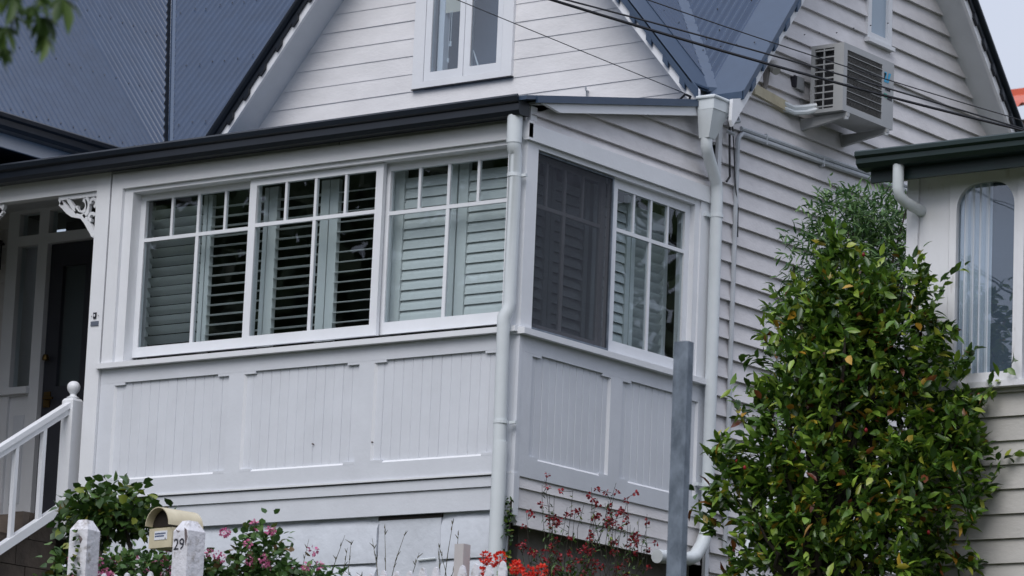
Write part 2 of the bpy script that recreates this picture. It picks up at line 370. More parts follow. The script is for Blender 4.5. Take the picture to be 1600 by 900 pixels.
for a, b in FP:   # stopped-chamfer blocks at the ends of each rail
    for s in (0, 1):
        x0 = a if s == 0 else b-.11
        bx('rail_stop', PANEL, fb, x0, x0+.11, .0, .033, 1.866, 1.886); bx('rail_stop', PANEL, fb, x0, x0+.11, .0, .033, 1.124, 1.146)
    MB().prism([(a, .0, 1.146), (a+.016, .02, 1.146), (a+.016, .033, 1.146), (a, .033, 1.146)], (0, 0, .72)).build('stile_bevel', WHITE, fb)
    MB().prism([(a, .0, 1.125), (a, .02, 1.141), (a, .033, 1.141), (a, .033, 1.125)], (b-a, 0, 0)).build('rail_bevel', WHITE, fb)
bx('top_rail', PANEL, sb, -.034, 0, 0.001, 2.39, 1.87, 1.985); bx('bottom_rail', PANEL, sb, -.034, 0, 0.001, 2.39, .975, 1.11)
for a, b in [(0.001, .165), (1.145, 1.295), (2.30, 2.39)]: bx('stile', PANEL, sb, -.034, -.001, a, b, 1.11, 1.87)
for a, b in SP:
    for s in (0, 1):
        y0 = a if s == 0 else b-.11
        bx('rail_stop', PANEL, sb, -.033, -.0005, y0, y0+.11, 1.851, 1.871); bx('rail_stop', PANEL, sb, -.033, -.0005, y0, y0+.11, 1.109, 1.129)
    MB().prism([(-.0005, b, 1.129), (-.02, b-.016, 1.129), (-.033, b-.016, 1.129), (-.033, b, 1.129)], (0, 0, .72)).build('stile_bevel', WHITE, sb)
    MB().prism([(-.0005, a, 1.11), (-.02, a, 1.126), (-.033, a, 1.126), (-.033, a, 1.11)], (0, b-a, 0)).build('rail_bevel', WHITE, sb)
bx('corner_batten', PANEL, fb, -.030, .003, -.003, .030, .987, 1.988)
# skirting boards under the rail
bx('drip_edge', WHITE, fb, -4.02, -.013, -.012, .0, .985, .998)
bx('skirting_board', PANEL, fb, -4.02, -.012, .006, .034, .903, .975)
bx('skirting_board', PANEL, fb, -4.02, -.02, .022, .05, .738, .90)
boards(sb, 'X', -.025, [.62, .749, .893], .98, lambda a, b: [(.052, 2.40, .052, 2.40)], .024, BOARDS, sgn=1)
bx('corner_stop', PANEL, sb, -.06, .012, -.012, .05, .69, .986)
MB().prism([(-.06, -.012, .69), (.012, -.012, .69), (.012, .05, .64), (-.06, .05, .64)], (0, .001, -.0)).build('corner_stop', PANEL, sb)
for x_, z_ in ((-1.87, 1.302), (-1.308, 1.284)):
    MB().prism([(x_, -.0008, z_), (x_+.007, -.0008, z_+.002), (x_+.010, -.0008, z_-.005), (x_+.003, -.0008, z_-.008)], (0, .024, 0)).build('paint_chip', PEEL2, fb)
MB().tube([(-1.22, YG-.0, 4.44), (-1.215, YG-.05, 4.44), (-1.215, YG-.055, 4.465)], .008, 6).tube([(-1.225, YG-.02, 4.40), (-1.215, YG-.04, 4.44)], .007, 6).build('wall_hook', PIPE, wf)
# ---- foundation: rough painted stone with access hatch
fo = bx('foundation', PLASTER, H, -4.02, -.10, .07, .10, -.6, .745)
def lump(x0, x1, z0, z1, y, n=24, amp=.012):   # rough-topped plastered block
    vs = []; fs = []
    for i in range(n+1):
        x = x0+(x1-x0)*i/n; e = min(i, n-i)/3.0
        zt = z1-.02*max(0, 1-e)+random.uniform(-amp, amp*.3)
        vs += [(x, y, z0), (x, y+random.uniform(-.004, .004), zt-.05), (x, y+.02, zt-.006), (x, y+.07, zt)]
    for i in range(n):
        for k in range(3): fs.append((i*4+k, (i+1)*4+k, (i+1)*4+k+1, i*4+k+1))
    fs.append((0, 1, 2, 3)); fs.append(tuple(n*4+k for k in (3, 2, 1, 0)))
    return MB().add(vs, fs)
lump(-3.6, -1.25, .40, .728, .046).build('foundation_stone', PLASTER, fo, True)
lump(-.665, -.10, .405, .728, .046, 12).build('foundation_stone', PLASTER, fo, True)
lump(-3.9, -1.25, -.6, .400, .043).build('foundation_stone', PLASTER, fo, True)
lump(-.665, -.10, -.6, .404, .043, 12).build('foundation_stone', PLASTER, fo, True)
ht = bx('access_hatch', PLASTER, fo, -1.240, -.674, .056, .066, -.5, .7075)
MB().tube([(-.86, .044, .405), (-.70, .044, .412)], .008, 6).build('hatch_bolt', PVC, ht)
bx('slot_shade_strip', DARK, H, -1.248, -.668, .053, .0695, .708, .737)  # solid dark strip stands in for the shade in the slot over the hatch
cf = bx('side_foundation', CONC, H, -.25, -.13, .255, 2.45, -.8, .66)
bx('brick_footing', mat('dark_red_brick', (.11, .05, .04), .9, .4, 12, .4, 30), H, -.05, .02, 2.47, 7.0, -.5, .26)
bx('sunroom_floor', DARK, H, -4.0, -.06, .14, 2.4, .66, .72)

# ---- sunroom frame
def front_trim():
    fr = bx('window_surround', WHITE, H, -4.0, .03, -.03, .02, 3.418, 3.54)
    bx('frieze', WHITE, fr, -4.02, .0, .021, .10, 3.541, 3.66)
    bx('frieze_joint', SCREW, fr, -1.772, -1.768, .018, .022, 3.542, 3.62)
    bx('jamb_trim', WHITE, fr, -4.0, -3.886, -.03, .03, 2.045, 3.418)
    bx('jamb_reveal', WHITE, fr, -3.886, -3.80, .0, .16, 2.045, 3.418)
    bx('head_lining', WHITE, fr, -3.80, -.17, .0, .20, 3.385, 3.417)
    bx('corner_post', WHITE, fr, -.17, 0, 0, .135, 2.04, 3.418)
    MB().prism([(-4.035, -.055, 2.0), (-4.035, -.055, 2.040), (-4.035, .10, 2.075), (-4.035, .10, 2.0)], (4.03, 0, 0)).build('sill', WHITE, fr)
    bx('column', WHITE, fr, -4.165, -4.022, -.025, .12, .25, 3.66)
    bx('end_wall', WHITE, fr, -4.16, -4.03, .12, 1.6, .3, 3.68)
    return fr
FR = front_trim()
def side_trim():
    fr = bx('side_window_surround', WHITE, H, -.02, .03, -.028, 2.385, 3.40, 3.522)
    bx('head_lining', WHITE, fr, -.20, .0, .136, 2.25, 3.36, 3.399)
    bx('jamb_trim', WHITE, fr, -.12, .012, 2.235, 2.39, 2.03, 3.399)
    bx('jamb_reveal', WHITE, fr, -.16, -.0, 2.17, 2.235, 2.03, 3.36)
    MB().prism([(.055, -.02, 1.985), (.055, -.02, 2.028), (-.10, -.02, 2.06), (-.10, -.02, 1.985)], (0, 2.415, 0)).build('sill', WHITE, fr)
    return fr
SR = side_trim()
# weatherboards of the triangle over the side window
tw = MB().prism([(-.03, .0, 3.50), (-.03, 2.42, 3.50), (-.03, 2.42, 4.12), (-.03, .0, 3.62)], (-.08, 0, 0)).build('infill_wall', BOARDS, H)
def tri(z0, z1):
    f = lambda z: max(.03, (z-3.655)/.207); return [(f(z0), 2.40, f(z1), 2.40)] if f(z1) < 2.35 else ([(f(z0), 2.40, 2.36, 2.40)] if f(z0) < 2.3 else [])
boards(tw, 'X', -.028, [3.52, 3.60, 3.745, 3.893], 4.045, tri, .045, BOARDS, sgn=1)

def sash(parent, axis, off, a0, a1, z0, z1, fw, zt, thick=.035, smalls=None, pane=GLASS):
    """a window unit: frame, centre bar, transom, small upper bars and six panes, set back 'off' behind the wall face"""
    w_ = {}
    def B(name, p, q, s, t, e0, e1, m, par):
        if axis == 'Y': return bx(name, m, par, p, q, off+e0, off+e1, s, t)
        return bx(name, m, par, -off-e1, -off-e0, p, q, s, t)
    fr = MB()
    def fbox(p, q, s, t):
        if axis == 'Y': fr.box(p, q, off, off+thick, s, t)
        else: fr.box(-off-thick, -off, p, q, s, t)
    fbox(a0, a0+fw, z0, z1); fbox(a1-fw, a1, z0, z1); fbox(a0+fw, a1-fw, z1-fw*.8, z1); fbox(a0+fw, a1-fw, z0, z0+fw*1.2)
    W = fr.build('window', SASH, parent)
    i0, i1, j0, j1 = a0+fw, a1-fw, z0+fw*1.2, z1-fw*.8; mid = (i0+i1)/2; hb = .013
    B('glazing_bar', i0, i1, zt-.014, zt+.014, .002, .030, SASH, W)
    B('glazing_bar', mid-.015, mid+.015, j0, zt-.0145, .003, .029, SASH, W)
    B('glazing_bar', mid-.012, mid+.012, zt+.0145, j1, .003, .029, SASH, W)
    for q in (.25, .75):
        x = i0+(i1-i0)*q; B('glazing_bar', x-.011, x+.011, zt+.0145, j1, .004, .028, SASH, W)
    for (p, q) in ((i0, mid-.015), (mid+.015, i1)): B('pane', p, q, j0, zt-.0145, .014, .018, pane, W)
    e = [i0, i0+(i1-i0)*.25, mid, i0+(i1-i0)*.75, i1]
    for k in range(4): B('pane', e[k]+.010, e[k+1]-.010, zt+.0145, j1, .014, .018, pane, W)
    return W
def shutter(W, axis, off, a0, a1, z0, z1, tilt, st=.05, pitch=.077, stilts=None):
    """plantation shutter panel behind a window: stiles and tilted slats"""
    def B(name, p, q, s, t, e0, e1):
        if axis == 'Y': return bx(name, SHUT, W, p, q, off+e0, off+e1, s, t)
        return bx(name, SHUT, W, -off-e1, -off-e0, p, q, s, t)
    B('shutter_stile', a0, a0+st, z0, z1, -.02, .02); B('shutter_stile', a1-st, a1, z0, z1, -.02, .02)
    L = a1-a0-2*st-.004; chord = .084; ca, sa = math.cos(tilt), math.sin(tilt)
    prof = [(-chord/2, 0), (-chord/4, .0045), (0, .0055), (chord/4, .0045), (chord/2, 0), (0, -.0045)]
    pr = [(x*ca+z*sa, -x*sa*-1+z*ca) for x, z in prof]   # outer (negative) edge dips when tilt > 0
    if axis == 'Y': me = MB().prism([(-L/2, x, z) for x, z in pr], (L, 0, 0)).mesh('shutter_slat', SHUT)
    else: me = MB().prism([(-x, -L/2, z) for x, z in pr], (0, L, 0)).mesh('shutter_slat', SHUT)
    n = int((z1-z0-.04)/pitch)
    for i in range(n):
        z = z0+.06+pitch*i
        c = ((a0+a1)/2, off, z) if axis == 'Y' else (-off, (a0+a1)/2, z)
        o = mobj('shutter_slat', me, W, c)
        o.rotation_euler = (random.uniform(-.02, .02), 0, 0) if axis == 'Y' else (0, random.uniform(-.02, .02), 0)
W1 = sash(FR, 'Y', .10, -3.815, -2.60, 2.095, 3.385, .065, 3.018)
W2 = sash(FR, 'Y', .045, -2.645, -1.352, 2.085, 3.383, .068, 3.020)
W3 = sash(FR, 'Y', .10, -1.40, -.165, 2.095, 3.386, .075, 3.005)
shutter(W1, 'Y', .27, -3.86, -3.245, 2.12, 3.36, R_(-42), .04); shutter(W1, 'Y', .27, -3.235, -2.63, 2.12, 3.36, R_(4), .04)
shutter(W2, 'Y', .27, -2.62, -2.03, 2.12, 3.36, R_(2), .08); shutter(W2, 'Y', .27, -2.02, -1.40, 2.12, 3.36, R_(9), .08)
shutter(W3, 'Y', .25, -1.38, -.80, 2.12, 3.36, R_(77), .085); shutter(W3, 'Y', .25, -.785, -.20, 2.12, 3.36, R_(77), .085)
S1 = sash(SR, 'X', .10, .115, 1.13, 2.05, 3.362, .055, 2.985)
S2 = sash(SR, 'X', .045, 1.12, 2.19, 2.04, 3.36, .085, 2.983)
shutter(S1, 'X', .25, .15, .62, 2.1, 3.34, R_(70)); shutter(S1, 'X', .25, .63, 1.11, 2.1, 3.34, R_(70))
shutter(S2, 'X', .25, 1.16, 1.66, 2.1, 3.34, R_(74)); shutter(S2, 'X', .25, 1.67, 2.16, 2.1, 3.34, R_(-58))
scn = bx('flyscreen', SCREEN, S1, -.034, -.031, .14, 1.115, 2.065, 3.345)
MB().box(-.045, -.022, .136, .150, 2.05, 3.358).box(-.045, -.022, 1.108, 1.122, 2.05, 3.358).box(-.045, -.022, .15, 1.108, 3.344, 3.358).box(-.045, -.022, .15, 1.108, 2.05, 2.066).build('screen_frame', GALV, S1)
# dark room behind the shutters
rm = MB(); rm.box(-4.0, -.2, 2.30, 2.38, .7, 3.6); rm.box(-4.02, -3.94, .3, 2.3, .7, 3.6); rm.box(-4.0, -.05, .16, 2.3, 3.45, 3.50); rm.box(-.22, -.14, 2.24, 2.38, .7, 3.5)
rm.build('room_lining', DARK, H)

# ---- sunroom lean-to roof, gutter, fascia
rs = MB().prism([(-6.2, -.17, 3.655), (-6.2, 2.43, 4.195), (-6.2, 2.43, 4.225), (-6.2, -.17, 3.685)], (6.30, 0, 0)).build('verandah_roof', CAP, H)
gp = [(-.04, 3.56), (-.155, 3.555), (-.175, 3.585), (-.170, 3.635), (-.195, 3.65), (-.20, 3.685), (-.190, 3.70), (-.178, 3.688), (-.178, 3.66), (-.06, 3.66), (-.04, 3.64)]
MB().prism([(-6.3, y, z) for y, z in gp], (6.335, 0, 0)).build('front_gutter', GUT, H, label='dark steel gutter along the front of the sunroom')
MB().prism([(.09, -.05, 3.655), (.09, 2.10, 4.10), (.09, 2.10, 4.145), (.09, -.05, 3.70)], (.022, 0, 0)).build('roof_edge_cap', CAP, H)
MB().prism([(.06, .26, 3.65), (.06, 2.12, 4.035), (.06, 2.12, 4.105), (.06, .05, 3.675)], (.03, 0, 0)).build('side_fascia', WHITE, H)
MB().prism([(-.02, .0, 3.68), (-.02, 2.2, 4.135), (-.02, 2.2, 4.115), (-.02, .0, 3.66)], (.08, 0, 0)).build('side_soffit', SOFFIT, H)
bx('soffit_lining', SOFFIT, H, -6.9, -.02, -.04, .07, 3.601, 3.62)

# ---- front gable roof and barges
def slab(name, m, parent, pts, off): return MB().prism(pts, off).build(name, m, parent)
BY0 = 2.085
def rake_f(x, dz): return 4.734-1.175*(abs(x+2.47)-(2.47-.519))+dz   # barge bottom edge height
for s in (-1, 1):
    xe = -2.47+s*2.52
    xa = -2.47
    # barge board
    slab('barge_board', WHITE, H, [(xe, BY0+.001, rake_f(xe, 0)), (xa, BY0+.001, rake_f(xa, 0)), (xa, BY0+.001, rake_f(xa, .17)), (xe, BY0+.001, rake_f(xe, .17))], (0, .028, 0))
    # soffit lining
    slab('rake_soffit', SOFFIT, H, [(xe, BY0+.03, rake_f(xe, .03)), (xa, BY0+.03, rake_f(xa, .03)), (xa, BY0+.03, rake_f(xa, .075)), (xe, BY0+.03, rake_f(xe, .075))], (0, YG-BY0-.032, 0))
    # dark folded cap along the barge
    cpz = .095 if s > 0 else .085
    c_ = slab('barge_cap', GUT if s < 0 else CAP, H, [(xe, BY0-.022, rake_f(xe, cpz)), (xa, BY0-.022, rake_f(xa, cpz)), (xa, BY0-.022, rake_f(xa, .185)), (xe, BY0-.022, rake_f(xe, .185))], (0, .022, 0))
    if s < 0: MB().tube([(xe, BY0-.02, rake_f(xe, .19)), (xa, BY0-.02, rake_f(xa, .19))], .036, 10).build('cap_roll', GUT, c_, True)
    n = 14
    for k in range(n):
        z0 = 4.465+.191*k if s < 0 else 4.30+.19*k
        x = (-4.657+.163*k) if s < 0 else (-.085-.163*k)
        if abs(x+2.47) < .1: continue
        zz = rake_f(x, cpz); dx = .025; sl_ = -1.175*s
        MB().hexa([(x-dx, BY0-.030, zz-.046-sl_*dx), (x+dx, BY0-.030, zz-.046+sl_*dx), (x+dx, BY0-.002, zz-.046+sl_*dx), (x-dx, BY0-.002, zz-.046-sl_*dx),
                   (x-dx, BY0-.030, zz+.01-sl_*dx), (x+dx, BY0-.030, zz+.01+sl_*dx), (x+dx, BY0-.002, zz+.01+sl_*dx), (x-dx, BY0-.002, zz+.01-sl_*dx)]).build('cap_tab', GUT if s < 0 else CAP, c_)
def vdir(a, b, c): v = Vector((a, b, c)); return v.normalized()
# front gable right slope
Nf = vdir(1.18, 0, 1); Sf = vdir(-1, 0, 1.18); lenf = math.hypot(1, 1.18)
rf = MB().add([(0.0, BY0-.02, zF(0)-.03), (-2.47, BY0-.02, zF(-2.47)-.03), (-2.47, 4.66, zF(-2.47)-.03), (0.0, 2.345, zF(0)-.03)], [(0, 1, 2, 3)]).build('front_gable_roof', CAP, H)
corrugated(rf, 'roof_sheet', ROOF, (0, 0, zF(0)-.012), (0, 1, 0), Sf, Nf, 2.40, 4.5, lambda y: max(0, (y-2.345)/.93)*lenf+.06, lambda y: 2.47*lenf)
MB().prism([(.0, BY0-.022, zF(0)+.004), (-2.47, BY0-.022, zF(-2.47)+.004), (-2.47, BY0-.022, zF(-2.47)-.012), (.0, BY0-.022, zF(0)-.012)], (0, .36, 0)).build('barge_flashing', CAP, rf)
# left slope of the front gable
MB().prism([(-4.98, BY0-.02, zF(-4.98)-.0), (-2.47, BY0-.02, zF(-2.47)), (-2.47, BY0-.02, zF(-2.47)-.03), (-4.98, BY0-.02, zF(-4.98)-.03)], (0, 3.0, 0)).build('front_gable_left_roof', CAP, H)
# main roof front slope, right end
Nm = vdir(0, -1.27, 1); Sm = vdir(0, 1, 1.27); lenm = math.hypot(1, 1.27)
rmn = MB().add([(.31, 2.31, zM(2.31)-.03), (.31, 4.64, zM(4.64)-.03), (-2.47, 4.64, zM(4.64)-.03), (0.02, 2.33, zM(2.33)-.03)], [(0, 1, 2, 3)]).build('main_roof', CAP, H)
corrugated(rmn, 'roof_sheet', ROOF, (0, 2.31, zM(2.31)-.012), (1, 0, 0), Sm, Nm, -2.4, .0, lambda x: max(0, -x*.93+.06)*lenm+.02, lambda x: 2.33*lenm)
MB().prism([(.31, 2.30, zM(2.30)+.006), (.31, 4.64, zM(4.64)+.006), (.31, 4.64, zM(4.64)-.012), (.31, 2.30, zM(2.30)-.012)], (-.345, 0, 0)).build('barge_flashing', CAP, rmn)
MB().prism([(.31, 2.298, zM(2.30)+.006), (.02, 2.298, zM(2.30)+.006), (.02, 2.298, zM(2.30)-.06), (.31, 2.298, zM(2.30)-.06)], (0, .012, 0)).build('eave_trim', CAP, rmn)
# valley tray
va = Vector((0.02, 2.33, zM(2.33)+.004)); vd = Vector((-1, .93, 1.18)).normalized(); vs_ = Vector((.68, .73, 0)).normalized()
MB().prism([va-vs_*.045+Vector((0, 0, .035)), va+vs_*.045+Vector((0, 0, .035)), va+vs_*.045-Vector((0, 0, .0)), va-vs_*.045-Vector((0, 0, .0))], vd*3.2).build('valley_flashing', CAP, H)
# side gable barges
BX = .30
def rk(y, dz, rear): return (5.145-1.158*(y-6.26)+dz-.31+.08) if rear else (3.937+1.275*(y-2.197)+dz)
def rkr(y, dz): return 5.788-1.12*(y-5.653)+dz
yr = 4.62
for rear in (0, 1):
    f = (lambda y, dz: rkr(y, dz)) if rear else (lambda y, dz: 3.937+1.275*(y-2.197)+dz)
    ya, yb = (7.2, yr) if rear else (2.197, yr)
    slab('barge_board', WHITE, H, [(BX, ya, f(ya, 0)), (BX, yb, f(yb, 0)), (BX, yb, f(yb, .17)), (BX, ya, f(ya, .17))] if rear else
         [(BX, 2.20, 3.945), (BX, yb, f(yb, 0)), (BX, yb, f(yb, .17)), (BX, 2.31, f(2.31, .11)), (BX, 2.19, 4.16), (BX, 2.18, 3.99)], (-.028, 0, 0))
    dz0 = .055
    slab('rake_soffit', SOFFIT, H, [(0.0, max(ya, 2.3), f(max(ya, 2.3), dz0)), (0.0, yb, f(yb, dz0)), (0.0, yb, f(yb, dz0+.02)), (0.0, max(ya, 2.3), f(max(ya, 2.3), dz0+.02))], (BX-.029, 0, 0))
    y0 = ya if rear else 2.31
    cpz = .085 if rear else .10
    c_ = slab('barge_cap', GUT if rear else CAP, H, [(BX+.022, y0, f(y0, cpz)), (BX+.022, yb, f(yb, cpz)), (BX+.022, yb, f(yb, .175)), (BX+.022, y0, f(y0, .175))], (-.022, 0, 0))
    if rear: MB().tube([(BX+.02, ya, f(ya, .19)), (BX+.02, yb, f(yb, .19))], .036, 10).build('cap_roll', GUT, c_, True)
    for k in range(13):
        y = (6.477-.163*k) if rear else (2.436+.153*k)
        if (rear and y < yr+.1) or (not rear and y > yr-.1): continue
        zz = f(y, cpz); dy = .025; sl_ = -1.12 if rear else 1.275
        MB().hexa([(BX+.002, y-dy, zz-.046-sl_*dy), (BX+.030, y-dy, zz-.046-sl_*dy), (BX+.030, y+dy, zz-.046+sl_*dy), (BX+.002, y+dy, zz-.046+sl_*dy),
                   (BX+.002, y-dy, zz+.01-sl_*dy), (BX+.030, y-dy, zz+.01-sl_*dy), (BX+.030, y+dy, zz+.01+sl_*dy), (BX+.002, y+dy, zz+.01+sl_*dy)]).build('cap_tab', GUT if rear else CAP, c_)
MB().prism([(.31, 7.3, rkr(7.3, .20)), (.31, yr, rkr(yr, .20)), (.31, yr, rkr(yr, .17)), (.31, 7.3, rkr(7.3, .17))], (-4, 0, 0)).build('rear_roof', ROOF, H)

# ---- left roofs: main front slope and the wing beside the porch
k1, k2 = Vector((-5.779, 2.545, 4.549)), Vector((-7.116, 3.945, 6.326))
tx = (k2.y-k1.y)/(k1.x-k2.x)
ml = MB().add([(-4.4, 1.9, zM(1.9)-.04), (-4.4, 5.5, zM(5.5)-.04), (-8.6, 5.5, zM(5.5)-.04), (-5.779, 2.545, zM(2.545)-.04), (-5.2, 1.9, zM(1.9)-.04)], [(0, 1, 2, 3, 4)]).build('main_roof_left_slope', ROOF, H)
corrugated(ml, 'roof_sheet', ROOF, (0, 2.31, zM(2.31)-.012), (1, 0, 0), Sm, Nm, -8.3, -4.5, lambda x: (k1.y-2.31+max(-.5, (k1.x-x)*tx))*lenm+.05, lambda x: 3.1*lenm)
Sw = vdir(-1, 0, 1.329); Nw = vdir(1.329, 0, 1); lw = math.hypot(1, 1.329)
def zW(x): return 4.549-1.329*(x+5.779)
wr = MB().add([(-5.56, -2.5, zW(-5.56)-.04), (-5.56, 2.4, zW(-5.56)-.04), (-5.779, 2.545, zW(-5.779)-.04), (-8.5, 5.39, zW(-8.5)-.04), (-8.5, -2.5, zW(-8.5)-.04)], [(0, 1, 2, 3, 4)]).build('wing_roof', GUT, H)  # base coloured darker to paint the shadow strip along the valley
corrugated(wr, 'roof_sheet', ROOF, (-5.56, 0, zW(-5.56)-.012), (0, 1, 0), Sw, Nw, -2.3, 4.6, lambda y: max(0, (y-2.31)/tx)*lw+.09 if y > 2.31 else 0.0, lambda y: 2.8*lw)
va = k1-(k2-k1)*.5+Vector((0, 0, .0)); vd = (k2-k1)*2.0; vs_ = Vector((.72, .70, 0)).normalized()
MB().prism([va+vs_*.012+Vector((0, 0, .040)), va+vs_*.040+Vector((0, 0, .040)), va+vs_*.040-Vector((0, 0, .02)), va+vs_*.012-Vector((0, 0, .02))], vd).build('valley_flashing', CAP, H)
gw = [(-5.62, 4.13), (-5.50, 4.125), (-5.48, 4.155), (-5.485, 4.205), (-5.462, 4.22), (-5.457, 4.25), (-5.468, 4.262), (-5.478, 4.24), (-5.60, 4.23)]
MB().prism([(x, -2.6, z) for x, z in gw], (0, 5.2, 0)).build('wing_gutter', GUT, H)
bx('wing_fascia', WHITE, H, -5.66, -5.63, -2.5, 2.3, 4.02, 4.22)
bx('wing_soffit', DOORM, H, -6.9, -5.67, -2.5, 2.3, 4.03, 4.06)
bx('wing_wall', NBOARD, H, -7.0, -6.86, -2.4, 2.3, -.2, 4.1)
bx('wing_dark_board', DOORM, H, -6.35, -6.30, -.4, 2.3, 3.83, 4.025)  # plain dark board hung below the wing eave
# roof screws
def screws(parent, O, U, S, N, us, ss):
    mb = MB(); O, U, S, N = (Vector(x) for x in (O, U, S, N))
    for a, b in zip(us, ss):
        p = O+U*a+S*b; mb.add([p+U*.009+N*.012, p+S*.009+N*.012, p-U*.009+N*.012, p-S*.009+N*.012, p+N*.020], [(0, 1, 4), (1, 2, 4), (2, 3, 4), (3, 0, 4)])
    o = mb.build('roof_screws', SCREW, parent); o['kind'] = 'stuff'
us, ss = [], []
for row in range(1, 6):
    for k in range(60):
        x = -7.6+k*.152*.5*2; s0 = row*.9-.3
        if s0 > (k1.y-2.31+max(-.5, (k1.x-x)*tx))*lenm+.1: us.append(x+random.uniform(-.01, .01)); ss.append(s0+random.uniform(-.02, .02))
screws(ml, (0, 2.31, zM(2.31)), (1, 0, 0), Sm, Nm, us, ss)
us, ss = [], []
for row in range(0, 6):
    for k in range(60):
        y = -2.0+k*.152
        if row*.9+.12 > max(0, (y-2.31)/tx)*lw+.08: us.append(y); ss.append(row*.9+.12+random.uniform(-.02, .02))
screws(wr, (-5.56, 0, zW(-5.56)), (0, 1, 0), Sw, Nw, us, ss)
screws(rmn, (0, 2.31, zM(2.31)), (1, 0, 0), Sm, Nm, [-.12, -.27, -.42, -.35, -.5, -.65, -.12], [.55, .85, 1.15, .75, 1.3, 1.5, 1.2])
screws(rf, (0, 0, zF(0)), (0, 1, 0), Sf, Nf, [2.5, 2.58, 2.65, 2.5, 2.7], [.75, 1.0, 1.3, 1.5, .9])

# ---- front gable window
def casement(parent):
    Wn = MB()
    y0 = YG-.04
    Wn.box(-2.985, -2.872, y0, YG+.02, FWZ, 6.0); Wn.box(-2.075, -1.972, y0, YG+.02, FWZ, 6.0); Wn.box(-2.872, -2.075, y0, YG+.02, FWZ, FWZ+.05)
    W = Wn.build('gable_window', WHITE, parent)
    for a, b in ((-2.868, -2.468), (-2.462, -2.079)):
        MB().box(a, a+.062, y0+.004, y0+.04, FWZ+.052, 5.9).box(b-.052, b, y0+.004, y0+.04, FWZ+.052, 5.9).box(a+.062, b-.052, y0+.004, y0+.04, FWZ+.052, FWZ+.125).build('casement_sash', SASH, W)
        bx('pane', GLASSD, W, a+.062, b-.052, y0+.02, y0+.024, FWZ+.125, 5.9)
    bx('sill_dark_strip', SCREW, W, -2.99, -1.965, y0-.004, YG+.01, FWZ-.010, FWZ-.002)  # thin dark strip under the gable window frame
    bx('roller_blind', CREAMB, W, -2.80, -2.50, YG+.06, YG+.065, 5.29, 5.9)
    bx('curtain', BLIND, W, -2.95, -2.0, YG+.36, YG+.37, 4.5, 6.0)
    bx('inner_jamb', SASH, W, -2.80, -2.745, YG+.05, YG+.12, FWZ+.1, 5.9)
    MB().tube([(-2.67, YG+.05, 5.3), (-2.672, YG+.05, 5.02)], .003, 5).tube([(-2.672, YG+.05, 5.04), (-2.672, YG+.05, 5.0)], .010, 6).tube([(-2.69, YG+.05, 5.3), (-2.692, YG+.05, 4.88)], .002, 5).tube([(-2.69, YG+.05, 4.90), (-2.692, YG+.05, 4.865)], .010, 6).build('blind_cord', PVC, W)
    MB().tube([(-2.36, YG+.03, 4.79), (-2.42, YG+.03, 4.93)], .006, 6).build('window_stay', PVC, W)
    return W
# cut the wall behind the casement by building the dark attic lining behind clear panes
casement(H)
# ---- side gable window
Wv = MB().box(-.02, .045, 4.545, 4.60, 5.235, 6.6).box(-.02, .045, 4.865, 4.925, 5.235, 6.6).box(-.02, .045, 4.60, 4.865, 5.235, 5.29).build('side_gable_window', WHITE, H)
bx('pane', FROST, Wv, .012, .018, 4.60, 4.865, 5.29, 6.6)
bx('sill', WHITE, Wv, .0, .07, 4.53, 4.945, 5.20, 5.233)

# ---- rain head and downpipes
def ring(c, hx, hy, z): return [(c[0]-hx, c[1]-hy, z), (c[0]+hx, c[1]-hy, z), (c[0]+hx, c[1]+hy, z), (c[0]-hx, c[1]+hy, z)]
rh = MB().hexa(ring((.175, 2.115), .073, .108, 4.055)+ring((.175, 2.115), .076, .112, 4.145))
rh.hexa(ring((.135, 2.10), .045, .045, 3.845)+ring((.172, 2.115), .072, .107, 4.055))
rhd = rh.build('rain_head', PVC, H, label='white tapered rain head at the roof valley')
MB().tube([(.095, 2.0, 4.148), (.252, 2.0, 4.148), (.252, 2.225, 4.148), (.098, 2.225, 4.148), (.098, 2.01, 4.148)], .014, 8).build('rim', PVC, rhd, True)
dp = MB().tube([(.13, 2.10, 3.86), (.13, 2.10, 3.79), (.125, 2.12, 3.755), (.075, 2.33, 3.565), (.07, 2.35, 3.52), (.07, 2.357, 3.47), (.07, 2.36, .92)], .047, 14).build('downpipe', PVC, H, True, label='white downpipe beside the side window')
MB().tube([(.07, 2.36, .98), (.07, 2.36, .885)], .054, 14).tube([(.07, 2.36, .93), (.07, 2.355, .86), (.075, 2.30, .76), (.08, 2.20, .66), (.08, 2.12, .632), (.08, 1.70, .60)], .052, 14).build('pipe_elbow', PVC, dp, True)
for z in (3.30, 1.22):
    MB().tube([(.07, 2.36, z-.014), (.07, 2.36, z+.014)], .053, 14).box(.0, .04, 2.27, 2.33, z-.012, z+.012).build('pipe_bracket', PVC, dp)
MB().tube([(.03, 2.08, .628), (.03, 2.06, .628)], .0, 3).build('pipe_clip', CABLE, dp)
d2 = MB().tube([(-.045, -.105, 3.58), (-.045, -.105, 3.36), (-.045, -.10, 3.315), (-.045, -.078, 3.28), (-.045, -.078, 2.20), (-.05, -.082, 2.15), (-.072, -.10, 2.09), (-.074, -.10, 2.04), (-.066, -.085, .2)],
               [.052, .052, .05, .047, .047, .047, .05, .047, .047], 14).build('downpipe', PVC, H, True, label='white downpipe on the front corner of the sunroom')
MB().tube([(-.045, -.105, 3.57), (-.045, -.105, 3.36)], .056, 14).build('pipe_socket', PVC, d2, True)
for z in (3.13, 1.34): MB().tube([(-.05 if z > 2 else -.069, -.078 if z > 2 else -.092, z-.012), (-.05 if z > 2 else -.069, -.078 if z > 2 else -.092, z+.012)], .053, 14).box(-.02, .035, -.06, -.03, z-.01, z+.01).build('pipe_bracket', PVC, d2)
